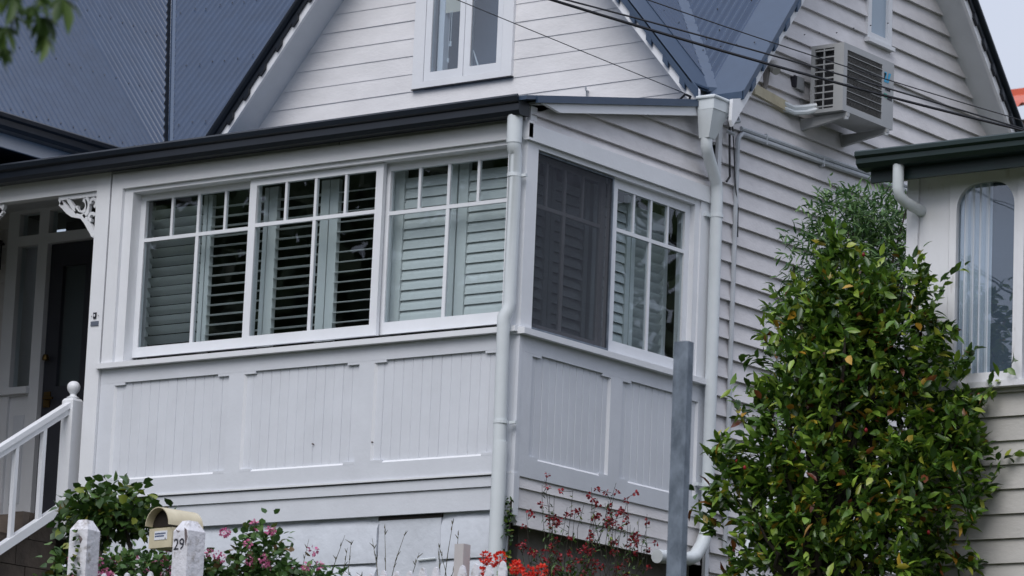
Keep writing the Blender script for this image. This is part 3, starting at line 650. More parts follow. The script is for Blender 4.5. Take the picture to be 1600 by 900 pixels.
MB().tube([(-.067, -.088, 1.20), (-.067, -.088, .2)], .053, 14).build('pipe_socket', PVC, d2, True)
# ---- conduits, cable, hooks on the side wall
MB().tube([(.045, 2.655, .75), (.045, 2.65, 2.2), (.045, 2.655, 3.0), (.045, 2.66, 3.93), (.045, 2.675, 3.99), (.045, 2.72, 4.025), (.045, 3.4, 4.035), (.045, 4.2, 4.05), (.045, 5.6, 4.09)], .020, 8).build('conduit', PIPE, H, True)
MB().tube([(.045, 2.70, 4.065), (.045, 3.4, 4.075), (.045, 4.2, 4.09), (.045, 5.6, 4.13)], .019, 8).build('conduit', PIPE, H, True)
cb = MB().tube([(.05, 2.56, 4.13), (.06, 2.585, 3.9), (.055, 2.63, 3.6), (.06, 2.67, 3.42), (.052, 2.69, 3.2)], .005, 6)
cb.tube([(.05, 2.53, 4.10), (.065, 2.52, 3.85), (.055, 2.55, 3.65), (.06, 2.50, 3.6)], .009, 6); cb.build('service_cable', CABLE, H, True)
MB().tube([(.05, 2.47, 4.12), (.10, 2.50, 4.06), (.12, 2.56, 4.08), (.08, 2.60, 4.14)], .013, 6).tube([(.05, 2.50, 4.0), (.11, 2.52, 3.97)], .015, 6).build('cable_hook', PIPE, H, True)
for y in (3.05, 3.9): bx('conduit_saddle', PIPE, H, .0, .064, y-.008, y+.008, 4.01, 4.095)
MB().tube([(.05, 2.80, .65), (.05, 3.30, 1.25)], .024, 10).build('waste_pipe', PVC, H, True)
vt = bx('wall_vent', PIPE, H, .0, .05, 2.74, 2.92, 1.25, 1.52)
for k in range(6): bx('vent_louvre', ACD, vt, .05, .056, 2.76, 2.90, 1.275+k*.04, 1.29+k*.04)

PORCH0 = set(bpy.data.objects)
# ---- porch: door wall, beam, fretwork
PY = .9
pw = MB().box(-6.15, -5.90, PY, PY+.1, .9, 3.62).build('porch_wall', NBOARD, H)
boards(pw, 'Y', PY, [1.05+.151*k for k in range(17)], 3.617, lambda a, b: [(-6.15, -5.965, -6.15, -5.965)], .02, BOARDS)
df_ = MB().box(-5.96, -5.835, PY-.05, PY+.05, 1.0, 3.66).box(-5.61, -5.50, PY-.05, PY+.05, 1.0, 3.66).box(-5.835, -5.61, PY-.05, PY+.05, 3.295, 3.378).box(-5.50, -4.16, PY-.05, PY+.05, 3.295, 3.378)
df_.box(-5.835, -5.61, PY-.05, PY+.05, 3.57, 3.66).box(-5.50, -4.16, PY-.05, PY+.05, 3.57, 3.66).box(-5.835, -5.61, PY-.05, PY+.05, 2.04, 2.115).box(-5.835, -5.61, PY-.02, PY+.04, 1.0, 2.04)
DF = df_.build('door_frame', WHITE, H)
bx('sidelight_ledge', WHITE, DF, -5.93, -5.60, PY-.09, PY-.051, 2.05, 2.10)
bx('sidelight_panel', PANEL, DF, -5.78, -5.66, PY-.028, PY-.021, 1.15, 1.88)
bx('sidelight_pane', GLASS, DF, -5.835, -5.61, PY+.0, PY+.005, 2.115, 3.295)
bx('transom_pane', GLASS, DF, -5.835, -5.61, PY+.0, PY+.005, 3.378, 3.57)
bx('transom_pane', GLASS, DF, -5.50, -4.16, PY+.0, PY+.005, 3.378, 3.57)
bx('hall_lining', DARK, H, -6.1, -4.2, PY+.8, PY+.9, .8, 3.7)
DR = MB().box(-5.498, -5.355, PY+.0, PY+.04, 1.0, 3.292).box(-5.10, -4.70, PY+.0, PY+.04, 1.0, 3.292).box(-5.355, -5.10, PY+.0, PY+.04, 1.0, 2.10).box(-5.355, -5.10, PY+.0, PY+.04, 3.10, 3.292).build('front_door', DOORM, H, label='dark charcoal front door with a narrow glass panel')
bx('door_pane', GLASS, DR, -5.355, -5.10, PY+.015, PY+.02, 2.10, 3.10)
bx('door_blind', mat('dim_teal_blind', (.05, .068, .075), .7, .2, 4), DR, -5.36, -5.09, PY+.05, PY+.06, 2.08, 3.12)
MB().lathe([(.0, -.03), (.028, -.02), (.03, 0), (.022, .025), (.0, .03)], (-5.44, PY-.05, 2.335), 10).build('door_knob', BRASS, DR, True)
MB().box(-5.47, -5.40, PY-.012, PY-.001, 1.93, 2.06).tube([(-5.435, PY-.05, 2.0), (-5.33, PY-.055, 1.995)], .012, 6).tube([(-5.435, PY-.0, 2.0), (-5.435, PY-.05, 2.0)], .012, 6).build('door_handle', BRASS, DR)
PORCH1 = set(bpy.data.objects)-PORCH0
bx('porch_floor', STONE, H, -6.9, -4.17, -.02, 1.7, .76, .885)
bx('porch_beam', WHITE, H, -6.2, -4.167, -.022, .07, 3.432, 3.60)
def fret(x0, dirn):
    """scrolled timber bracket under the beam; x0 = column face, dirn = -1 runs left"""
    mb = MB(); y0, y1 = .002, .034
    def slabp(pts): mb.prism([(x0+dirn*a, y0, 3.428-b) for a, b in pts], (0, y1-y0, 0))
    slabp([(0, 0), (.43, 0), (.43, .03), (0, .035)])                    # top bar
    slabp([(.0, .035), (.022, .035), (.022, .34), (.0, .34)])           # back bar
    slabp([(.43, .03), (.40, .075), (.37, .075), (.39, .03)])           # nose drop
    def strip(pts, wd, ya=y0, yb=y1):
        P = [Vector((x0+dirn*a, 0, 3.428-b)) for a, b in pts]; vs = []; fs = []
        for i, p in enumerate(P):
            t = (P[min(i+1, len(P)-1)]-P[max(i-1, 0)]).normalized(); n_ = Vector((-t.z, 0, t.x))*wd/2
            vs += [p+n_+Vector((0, ya, 0)), p-n_+Vector((0, ya, 0)), p-n_+Vector((0, yb, 0)), p+n_+Vector((0, yb, 0))]
        for i in range(len(P)-1):
            for k in range(4): fs.append((i*4+k, i*4+(k+1) % 4, (i+1)*4+(k+1) % 4, (i+1)*4+k))
        fs += [(0, 1, 2, 3), tuple((len(P)-1)*4+k for k in (3, 2, 1, 0))]; mb.add(vs, fs)
    strip([(.41, .05), (.36, .09), (.32, .125), (.27, .155), (.22, .165), (.165, .18), (.12, .225), (.085, .27), (.05, .315), (.03, .345)], .05)
    strip([(.33, .03), (.27, .10), (.22, .15)], .03)
    sp_ = [(.175+.062*math.cos(a)*(1-.06*a), .095+.062*math.sin(a)*(1-.06*a)) for a in [i*.5 for i in range(10)]]
    strip(sp_, .028)
    strip([(.06+.045*math.cos(a)*(1-.06*a), .085+.045*math.sin(a)*(1-.06*a)) for a in [i*.5+2 for i in range(10)]], .024)
    strip([(.065+.045*math.cos(a)*(1-.06*a), .20+.045*math.sin(a)*(1-.06*a)) for a in [i*.5+3.4 for i in range(10)]], .024)
    strip([(.13, .035), (.11, .1), (.115, .16), (.15, .19)], .035)
    mb.lathe([(0, -.02), (.02, -.012), (.02, .012), (0, .02)], (x0+dirn*.385, (y0+y1)/2, 3.343), 10)
    mb.lathe([(0, -.02), (.02, -.012), (.02, .012), (0, .02)], (x0+dirn*.03, (y0+y1)/2, 3.075), 10)
    mb.build('fretwork_bracket', WHITE, H)
fret(-4.167, -1); fret(-5.62, 1)
bx('column', WHITE, H, -5.76, -5.62, -.02, .12, .9, 3.43)
# door bell and plate on the column
bx('name_plate', mat('slate_plate', (.12, .14, .18), .4, .1), FR, -4.135, -4.055, -.032, -.0255, 2.347, 2.383)
db = bx('door_bell', INK, FR, -4.112, -4.082, -.034, -.0255, 2.405, 2.452)
bx('bell_button', PAPER, db, -4.103, -4.091, -.037, -.0341, 2.42, 2.438)
for x in (-4.132, -4.062): MB().lathe([(.0, -.003), (.005, 0), (0, .003)], (x, -.03, 2.425), 6).build('plate_screw', INK, FR)
LN = thing('wall_lantern', 'small black glazed lantern hanging on the porch wall left of the door', 'lantern', (-6.06, .78, 3.12))
MB().prism([(-6.13, .71, 3.32), (-5.99, .71, 3.32), (-5.99, .85, 3.32), (-6.13, .85, 3.32)], (0, 0, .012)).add([(-6.13, .71, 3.332), (-5.99, .71, 3.332), (-5.99, .85, 3.332), (-6.13, .85, 3.332), (-6.06, .78, 3.39)], [(0, 1, 4), (1, 2, 4), (2, 3, 4), (3, 0, 4)]).build('lantern_roof', INK, LN)
mb = MB()
for a in (-6.115, -6.015):
    for b in (.725, .825): mb.box(a, a+.010, b, b+.010, 3.12, 3.32)
mb.box(-6.115, -6.005, .725, .835, 3.11, 3.125).box(-6.06, -6.05, .82, .90, 3.36, 3.37).build('lantern_frame', INK, LN)
bx('lantern_glass', GLASS, LN, -6.107, -6.013, .733, .827, 3.126, 3.318)

PORCH1 |= set(LN.children)
for o in PORCH1:      # the door wall stands 1.5 m back from the beam
    if o.type == 'MESH':
        for q in o.data.vertices: q.co = (1.0246*q.co.x-.443, q.co.y+.6, 1.0276*q.co.z+.0755)
MB().prism([(-6.9, .071, 3.61), (-6.9, 1.7, 3.80), (-6.9, 1.7, 3.82), (-6.9, .071, 3.63)], (2.8, 0, 0)).build('porch_ceiling', SOFFIT, H)
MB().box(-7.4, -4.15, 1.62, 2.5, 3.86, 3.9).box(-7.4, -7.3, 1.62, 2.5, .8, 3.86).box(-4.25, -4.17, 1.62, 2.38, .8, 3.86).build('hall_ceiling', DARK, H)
# ---- entrance steps with handrail
ST = thing('entrance_steps', 'brown stone entrance steps with white timber handrail and ball-topped newel', 'steps', (-4.6, -.8, -.2))
for k in range(7):
    z1 = .86-.17*k; y0 = -.02-.30*(k+1)
    for j, (xa, xb) in enumerate(((-5.6, -5.0), (-4.99, -4.47))):
        bx('step_stone', STONE, ST, xa, xb, y0, y0+.298 if k else -.022, z1-.17+.003, z1)
for row in range(8):
    zt = .86-.21*row; yfar = -.05-.36*(row+1)
    cuts = [-.02]; 
    while cuts[-1] > yfar: cuts.append(max(yfar, cuts[-1]-random.uniform(.3, .5)))
    for a, b in zip(cuts, cuts[1:]): bx('step_side_stone', PLASTER if row >= 3 else STONE, ST, -4.468, -4.36+random.uniform(-.008, .004), b+.004, a-.004, zt-.205, zt)
NX, NY = -4.30, .0
nw = MB().box(NX-.058, NX+.058, NY-.058, NY+.058, .7, 1.77).build('newel_post', WHITE, ST)
MB().hexa(ring((NX, NY), .058, .058, 1.77)+ring((NX, NY), .045, .045, 1.79)).build('newel_cap', WHITE, nw)
MB().lathe([(.0, 0), (.048, 0), (.05, .012), (.03, .022), (.024, .036), (.034, .05), (.046, .066), (.052, .088), (.050, .108), (.040, .126), (.024, .138), (0, .142)], (NX, NY, 1.788), 20).build('newel_ball', WHITE, nw, True)
sl_ = .62
def rail(z0, y0, y1, hw, hh, name):
    p = lambda y: z0+(y-0)*sl_
    MB().hexa([(NX-hw, y1, p(y1)), (NX+hw, y1, p(y1)), (NX+hw, y0, p(y0)), (NX-hw, y0, p(y0)), (NX-hw, y1, p(y1)+hh), (NX+hw, y1, p(y1)+hh), (NX+hw, y0, p(y0)+hh), (NX-hw, y0, p(y0)+hh)]).build(name, WHITE, ST)
rail(1.690, -.058, -2.1, .020, .05, 'handrail'); rail(1.742, -.058, -2.1, .034, .045, 'handrail_cap'); rail(.925, -.05, -2.1, .032, .075, 'bottom_rail')
for k in range(8):
    y = -.30-.29*k
    bx('baluster', WHITE, ST, NX-.018, NX+.018, y-.018, y+.018, .925+y*sl_+.06, 1.70+y*sl_)

# ================================================================== AIR CONDITIONER
AC = thing('air_conditioner', 'boxy white outdoor air conditioner unit bracketed to the side gable wall', 'air conditioner', (.30, 3.92, 4.3))
ax0, ax1, ay0, ay1, az0, az1 = .145, .45, 3.53, 4.30, 4.352, 4.905
mb = MB(); t_ = .018
mb.box(ax0, ax1, ay0, ay1, az1-.03, az1); mb.box(ax0, ax1, ay0, ay1, az0, az0+.03); mb.box(ax0, ax0+t_, ay0, ay1, az0+.03, az1-.03)
mb.box(ax0+.02, ax1, ay1-t_, ay1, az0+.03, az1-.03)
mb.box(ax1-t_, ax1, ay0, ay0+.055, az0+.03, az1-.03); mb.box(ax1-t_, ax1, 4.12, ay1-t_, az0+.03, az1-.03)           # front stiles
mb.box(ax1-t_, ax1, ay0+.055, 4.12, az1-.05, az1-.03); mb.box(ax1-t_, ax1, ay0+.055, 4.12, az0+.03, az0+.05)
mb.box(ax1-.09, ax1-t_, ay0, ay0+t_, az0+.03, az1-.03); mb.box(ax0+t_, ax0+.035, ay0, ay0+t_, az0+.03, az1-.03)    # side stiles
mb.build('casing', ACW, AC)
sg = MB()
for k in range(9): sg.box(ax0+.03, ax1-.085, ay0+.002, ay0+.014, az0+.045+k*.057, az0+.055+k*.057)
sg.box(ax0+.115, ax0+.124, ay0+.001, ay0+.015, az0+.03, az1-.03); sg.build('side_grille', ACW, AC)
bx('coil_fins', ACD, AC, ax0+.04, ax1-.10, ay0+.035, ay0+.05, az0+.03, az1-.03); bx('coil_fins', ACD, AC, ax1-.16, ax1-.14, ay0+.05, 4.12, az0+.03, az1-.03)
fg = MB(); 
for k in range(44): fg.box(ax1-.008, ax1-.004, ay0+.055, 4.12, az0+.053+k*.0103, az0+.056+k*.0103)
for k in range(26): fg.box(ax1-.012, ax1-.009, ay0+.06+k*.0205, ay0+.063+k*.0205, az0+.05, az1-.05)
fg.build('front_grille', mat('ac_grille_wire', (.15, .145, .135), .5, .1), AC)
gb = MB()
for k in range(7): gb.box(ax1-.004, ax1+.002, ay0+.055, 4.12, az0+.11+k*.058, az0+.114+k*.058)
gb.build('grille_bars', ACW, AC)
fan = MB(); cyc, czc = 3.85, 4.63
for k in range(3):
    a = k*2.094+.4; pts = []
    for q in (-.42, 0, .42): pts.append((ax1-.06+.02*q, cyc+.20*math.cos(a+q), czc+.20*math.sin(a+q)))
    for q in (.25, -.25): pts.append((ax1-.05, cyc+.05*math.cos(a+q), czc+.05*math.sin(a+q)))
    fan.prism(pts, (.004, 0, 0))
fan.tube([(ax1-.08, cyc, czc), (ax1-.03, cyc, czc)], .05, 14); fan.build('fan', ACD, AC)
MB().tube([(ax1-.05, cyc+.225*math.cos(a*.3), czc+.225*math.sin(a*.3)) for a in range(22)], .012, 6).build('fan_ring', ACD, AC)
def fy(y, z, pts, m, name): MB().prism([(ax1+.0015, y+a, z+b) for a, b in pts], (.001, 0, 0)).build(name, m, AC)
fy(4.15, 4.72, [(.0, .0), (.035, .0), (.035, .085), (.0, .085)], CYAN, 'logo'); fy(4.15, 4.72, [(.006, .03), (.028, .075), (.0, .075), (.0, .03)], NAVY, 'logo')
MB().prism([(ax1+.003, 4.155+a, 4.70+b) for a, b in [(.035, .02), (.062, .107), (.095, .107), (.055, .02)]], (.001, 0, 0)).build('logo', CYAN, AC)
text_mesh('logo_text', 'DAIKIN', .03, INK, AC, Matrix.Translation((ax1+.002, 4.165, 4.655)) @ Matrix.Rotation(R_(90), 4, 'Z') @ Matrix.Rotation(R_(90), 4, 'X') @ Matrix.Scale(.8, 4, (1, 0, 0)))
fy(4.15, 4.595, [(.0, .0), (.05, .0), (.05, .035), (.0, .035)], GREENI, 'sticker'); fy(4.20, 4.585, [(.0, .0), (.075, .0), (.075, .035), (.0, .035)], INK, 'sticker')
for y in (3.605, 4.215):
    b_ = MB().box(.001, .03, y-.02, y+.02, 4.235, 4.62).build('bracket', ACW, AC)
    MB().prism([(.03, y-.018, 4.24), (.03, y-.018, 4.335), (.46, y-.018, 4.345), (.46, y-.018, 4.315)], (0, .036, 0)).build('bracket_arm', ACW, b_)
    MB().lathe([(.018, 0), (.022, .02), (.0, .022)], (.44, y, 4.292), 8).build('rubber_foot', PIPE, b_)
bx('isolator_switch', ACW, AC, .001, .06, 3.47, 3.57, 4.56, 4.66); bx('isolator_cover', INK, AC, .012, .055, 3.44, 3.47, 4.57, 4.66)
pc = MB().prism([(.0, 2.86, 4.47), (.0, 2.86, 4.37), (.06, 2.86, 4.38), (.06, 2.86, 4.46)], (0, .48, -.04)).build('pipe_cover', CREAM, AC)
MB().tube([(.04, 3.30, 4.40), (.06, 3.42, 4.385), (.12, 3.50, 4.40), (.19, 3.56, 4.42)], .025, 8).tube([(.04, 3.30, 4.36), (.07, 3.42, 4.345), (.14, 3.50, 4.36), (.21, 3.56, 4.39)], .022, 8).build('insulated_pipe', PVC, AC, True)
# old floodlight under the barge
FL = thing('wall_fitting', 'weathered grey spotlight fitting on the side gable beside the barge board', 'light fitting', (.05, 3.10, 4.5))
MB().tube([(.0, 3.10, 4.66), (.06, 3.10, 4.66)], .045, 12).tube([(.06, 3.10, 4.66), (.12, 3.07, 4.60)], [.05, .035], 12).build('lamp_body', NBOARD, FL, True)
MB().tube([(.03, 3.06, 4.62), (.05, 3.02, 4.48), (.03, 3.0, 4.40)], [.03, .022, .015], 8).build('lamp_arm', CONC, FL, True)

# ================================================================== NEIGHBOUR HOUSE
N_ = thing('neighbour_house', 'cream weatherboard neighbouring bungalow with dark green eaves and arched window', 'house', (6.5, -1.0, -.3))
NY0 = -1.2
nwl = MB().box(3.92, 9.0, NY0, NY0+.12, -.6, 2.6).build('front_wall', NBOARD, N_)
boards(nwl, 'Y', NY0, [.925-.15*k for k in range(10, -1, -1)], 1.07, lambda a, b: [(3.925, 9.0, 3.925, 9.0)], .026, NBOARD)
bx('side_return_wall', NBOARD, N_, 3.90, 3.99, NY0+.121, 3.5, -.5, 2.55)
bx('corner_trim', NWHITE, N_, 3.905, 3.985, NY0-.04, NY0-.001, 1.07, 2.55)
for a, b, o in ((3.987, 4.055, .02), (4.057, 4.135, .024), (4.137, 4.205, .03)): bx('lining_board', NWHITE, nwl, a, b, NY0-o, NY0-.001, 1.07, 2.55)
def arched():
    x0, x1, z0, zt, y = 4.265, 4.672, 1.20, 2.40, NY0-.045
    rr = .16; fw = .05
    # outer frame is a rectangle; opening has rounded top corners
    def arc(cx, cz, r_, a0, a1, n=7): return [(cx+r_*math.cos(a0+(a1-a0)*i/n), cz+r_*math.sin(a0+(a1-a0)*i/n)) for i in range(n+1)]
    inner = [(x0, z0), (x1, z0)]+arc(x1-rr, zt-rr, rr, 0, math.pi/2)+arc(x0+rr, zt-rr, rr, math.pi/2, math.pi)
    ox0, ox1, oz0, oz1 = x0-fw, x1+fw*.55, z0-.06, zt+.07
    mb = MB(); n = len(inner)
    mb.add([(a, y, b) for a, b in inner]+[(a, y+.05, b) for a, b in inner], [(n+i, i, (i+1) % n, n+(i+1) % n) for i in range(n)])
    ra, la = inner[2:10], inner[10:18]
    mb.add([(ox1, y, oz1)]+[(a, y, b) for a, b in ra], [(0, k+1, k+2) for k in range(7)])
    mb.add([(ox0, y, oz1)]+[(a, y, b) for a, b in la], [(0, k+1, k+2) for k in range(7)])
    q = lambda *p: mb.add([(a, y, b) for a, b in p], [tuple(range(len(p)))])
    q((ox0, oz0), (ox1, oz0), (x1, z0), (x0, z0)); q((ox1, oz0), (ox1, oz1), ra[0], (x1, z0)); q((ox0, oz1), (ox0, oz0), (x0, z0), la[-1]); q((ox1, oz1), (ox0, oz1), la[0], ra[-1])
    mb.box(ox0, x0-.001, y+.001, NY0-.002, oz0, oz1).box(x1+.001, ox1, y+.001, NY0-.002, oz0, oz1)
    W = mb.build('arched_window', NWHITE, N_)
    bx('pane', GLASSD, W, x0-.01, x1+.01, y+.03, y+.034, z0-.01, zt+.01)
    return W
AW = arched()
bx('window_back', mat('painted_room_light', (.11, .135, .17), .8, .2, 1.5), N_, 4.2, 9.0, NY0-.001, NY0+.0005, 1.1, 2.5)  # backing colour lightened blue to stand in for room light and sky sheen
fwm = bx('window_frame', NWHITE, N_, 4.705, 4.75, NY0-.06, NY0-.0015, 1.14, 2.47); bx('pane', GLASSD, fwm, 4.75, 5.25, NY0-.03, NY0-.026, 1.2, 2.45)
MB().prism([(4.21, NY0-.09, 1.10), (4.21, NY0-.09, 1.135), (4.21, NY0-.0, 1.15), (4.21, NY0-.0, 1.10)], (4.0, 0, 0)).build('sill', NWHITE, N_)
bx('apron_board', NBOARD, N_, 4.05, 9.0, NY0-.03, NY0-.001, 1.072, 1.099)
cu = MB(); n = 60; vs = []; fs = []
for i in range(n+1):
    x = 4.275+.225*i/n; yy = NY0-.010+.006*math.sin(i*.45)+.003*math.sin(i*1.1+1)
    vs += [(x, yy, 1.16), (x, yy, 2.42)]
cu.add(vs, [(2*i, 2*i+2, 2*i+3, 2*i+1) for i in range(n)]); cuo = cu.build('net_curtain', CURT, None, True)
tag(cuo, 'pale blue pleated curtain inside the arched window of the neighbouring house', 'curtain')
ng = [(-1.40, 2.50), (-1.50, 2.505), (-1.53, 2.53), (-1.53, 2.56), (-1.55, 2.575), (-1.55, 2.60), (-1.54, 2.61), (-1.40, 2.61)]
MB().prism([(3.70, y, z) for y, z in ng], (5.5, 0, 0)).build('gutter', NGREEN, N_)
bx('fascia', NGREEN, N_, 3.745, 9.2, -1.42, -1.395, 2.425, 2.53)
bx('eave_soffit', NBOARD, N_, 3.76, 9.2, -1.394, NY0+.0, 2.47, 2.49)
MB().prism([(3.72, -1.39, 2.54), (3.72, 4.0, 2.60), (3.72, 4.0, 2.64), (3.72, -1.39, 2.61)], (5.4, 0, 0)).build('flat_roof', NGREEN, N_)
MB().tube([(3.975, -1.47, 2.53), (3.975, -1.47, 2.36), (3.978, -1.455, 2.315), (3.99, -1.41, 2.285), (4.0, -1.34, 2.27), (4.0, -1.2, 2.26)], .036, 12).build('downpipe', PVC, N_, True)

# red roofed house far behind
RH = thing('far_house', 'distant house with bright red corrugated roof glimpsed at the right edge', 'house', (-8.5, 28, 4))
MB().prism([(-16, 26.2, 5), (-2, 26.2, 5), (-2, 32, 5), (-16, 32, 5)], (0, 0, 5.42)).build('wall', NBOARD, RH)
corrugated(RH, 'roof_sheet', RED, (0, 25.6, 10.48), (1, 0, 0), vdir(0, 1, .33), vdir(0, -.33, 1), -16.3, -1.8, lambda x: 0, lambda x: 3.0, pitch=.19, amp=.03)
bx('ridge_cap', RED, RH, -16.3, -1.8, 28.3, 28.6, 11.38, 11.50)

# ================================================================== OVERHEAD WIRES
def wire(label, a, b, rad, mid=0.0, back=14.0, front=14.0):
    a, b = Vector(a), Vector(b); dd = (b-a).normalized(); pts = [a-dd*front]
    for i in range(17):
        t = i/16; p = a.lerp(b, t); p.z -= mid*4*t*(1-t); pts.append(p)
    if back: pts.append(b+dd*back)
    o = MB().tube(pts, rad, 6).build('overhead_wire', CABLE, None, True); return tag(o, label, 'wire', 'overhead wires')
wire('thin black wire running to the roof corner beside the rain head', (.05, -.96, 4.20), (.01, 2.05, 4.183), .0035, .0, 0)
wire('thickest black wire, lowest of the bundle crossing the air conditioner', (1.078, -1.236, 4.0), (2.059, 3.363, 4.0), .011, .03)
wire('black wire close above the thickest one, crossing the air conditioner', (1.10, -1.22, 4.02), (2.086, 3.284, 4.0), .007, -.02)
wire('thin black wire highest across the roof valley and air conditioner', (1.658, -.93, 4.0), (2.215, 3.053, 4.0), .0045, .02)
hk = MB().tube([(.0, 2.06, 4.18), (-.04, 2.04, 4.20), (-.10, 2.06, 4.17), (-.14, 2.075, 4.175)], .010, 6).tube([(0, 2.06, 4.19), (-.05, 2.07, 4.10), (.0, 2.09, 4.08)], .009, 6).build('wire_anchor', CABLE, H, True)

# ================================================================== FRENCH STREET FRONT: fence, posts, letterbox
FE = thing('picket_fence', 'low white picket fence along the front garden with pointed pickets', 'fence', (3.0, -5.5, -1.3))
def picket(x, y, zt, parent):
    MB().prism([(x-.026, y, -1.35), (x+.026, y, -1.35), (x+.026, y, zt-.05), (x+.012, y, zt-.008), (x, y, zt), (x-.012, y, zt-.008), (x-.026, y, zt-.05)], (0, .016, 0)).build('picket', PEEL, parent)
x = 1.23; i = 0
while x < 4.12:
    if abs(x-1.86) > .09 and abs(x-3.70) > .06: picket(x, -5.5, (-.43 if x < 1.6 else -.480+.02*(x-3.366))+random.uniform(-.01, .01), FE)
    x += .088; i += 1
MB().box(1.2, 4.15, -5.482, -5.44, -.80, -.73).box(1.2, 4.15, -5.482, -5.44, -1.20, -1.13).build('fence_rail', PEEL, FE)
bx('fence_post', mat('pale_beige_post', (.50, .47, .46), .6, .08, 6), FE, 3.675, 3.735, -5.43, -5.37, -1.35, -.347)
def gatepost(name, label, x, y, zt, wd, rot, chips):
    T = thing(name, label, 'post', (x, y, -1.4), rot, 'white fence posts'); LOCAL.add(T.name); h = zt+1.4
    MB().hexa([(-wd, -wd, 0), (wd, -wd, 0), (wd, wd, 0), (-wd, wd, 0), (-wd, -wd, h-.06), (wd, -wd, h-.06), (wd, wd, h-.06), (-wd, wd, h-.06)]).build('post_shaft', PEEL, T)
    MB().hexa([(-wd, -wd, h-.06), (wd, -wd, h-.06), (wd, wd, h-.06), (-wd, wd, h-.06), (-wd*.45, -wd*.5, h), (wd*.45, -wd*.5, h), (wd*.45, wd*.5, h), (-wd*.45, wd*.5, h)]).build('post_top', PEEL, T)
    for k, (a, b, c_, e) in enumerate(chips):
        MB().prism([(a, -wd-.0022, h+b), (a+c_*.6, -wd-.0022, h+b-.01), (a+c_, -wd-.0022, h+b-e*.5), (a+c_*.55, -wd-.0022, h+b-e), (a+c_*.2, -wd-.0022, h+b-e*.45)], (0, .002, 0)).build('bare_patch', PEEL2, T)
    return T
GP = gatepost('gate_post', 'flaking white gate post half hidden by the ivy bush', 1.07, -5.5, -.115, .062, R_(8), [(.0, -.09, .03, .05), (-.03, -.2, .02, .04)])
LP = gatepost('letterbox_post', 'peeling white square post numbered 29 carrying the cream letterbox', 1.862, -5.5, -.155, .063, R_(-8), [(.03, -.045, .03, .10), (-.045, -.050, .04, .018)])
text_mesh('post_number', '29', .090, INK, LP, Matrix.Translation((-.056, -.0645, 1.245-.165)) @ Matrix.Rotation(R_(90), 4, 'X') @ Matrix.Scale(1.05, 4, (1, 0, 0)))
LB = thing('letterbox', 'cream metal letterbox with arched lid beside the post numbered 29', 'letterbox', (1.640, -5.47, -.293), R_(-8)); LOCAL.add(LB.name)
bw, bl, bh = .098, .20, .112
MB().box(-bw, bw, -.02, bl, 0, bh).build('box_body', CREAM, LB)
n = 14; vs = []; fs = []
for j, yy in enumerate((-.05, bl+.005)):
    for rr in (bw+.004, bw-.001):
        for k in range(n+1):
            a = math.pi*k/n; vs.append((rr*math.cos(a), yy, bh+.012+rr*math.sin(a)*1.02))
m_ = n+1
for k in range(n):
    fs += [(k, k+1, 2*m_+k+1, 2*m_+k), (m_+k, 3*m_+k, 3*m_+k+1, m_+k+1), (k, m_+k, m_+k+1, k+1)]
fs += [tuple(3*m_+k for k in range(m_))]
MB().add(vs, fs).build('arched_lid', CREAM, LB, True)
MB().prism([((bw-.003)*math.cos(math.pi*k/10), .0, bh+.01+(bw-.003)*math.sin(math.pi*k/10)) for k in range(11)], (0, .004, 0)).build('shade_plate', mat('lid_shade_brown', (.018, .012, .008), .8, .3, 10), LB)  # solid dark brown plate stands in for the shaded hollow under the lid
bx('label_sticker', PAPER, LB, -.050, .060, -.0225, -.0205, .045, .095)
for k, (a, b, zz) in enumerate(((-.044, .048, .080), (-.044, .034, .066))):
    mbk = MB(); xx = a
    while xx < b:
        wl = random.uniform(.005, .011); mbk.box(xx, min(xx+wl, b), -.0235, -.0226, zz-.004, zz+.004); xx += wl+.0022
    mbk.build('sticker_print', NAVY, LB)
bx('sticker_print', INK, LB, .043, .049, -.0235, -.0226, .046, .054)

# ---- galvanised steel post by the street
SPo = thing('steel_post', 'tall galvanised grey steel channel post standing in front of the sunroom', 'post', (5.62, -6.2, -1.6), R_(0)); LOCAL.add(SPo.name)
hh = .47+1.6
sx = .052; pz = MB()
pz.prism([(-.040, -.025, 0), (.030, -.025, 0), (.039, -.016, 0), (.039, .030, 0), (.032, .030, 0), (.032, -.013, 0), (.027, -.018, 0), (-.033, -.018, 0), (-.033, .030, 0), (-.040, .030, 0)], (0, 0, hh)).build('channel', GALV, SPo)

# ================================================================== PLANTS
def branchy(base, tips, r0, name, parent, m=BARK, wob=.05, seg=6):
    mb = MB(); base = Vector(base)
    for t in tips:
        t = Vector(t); pts = []; rad = []
        for i in range(7):
            q = i/6; p = base.lerp(t, q); p += Vector((random.uniform(-wob, wob), random.uniform(-wob, wob), random.uniform(-wob, wob)))*math.sin(q*math.pi)
            p.z += .12*(t-base).length*math.sin(q*math.pi)*.4; pts.append(p); rad.append(r0*(1-q)**.8+.004)
        mb.tube(pts, rad, seg)
    return mb.build(name, m, parent, True)
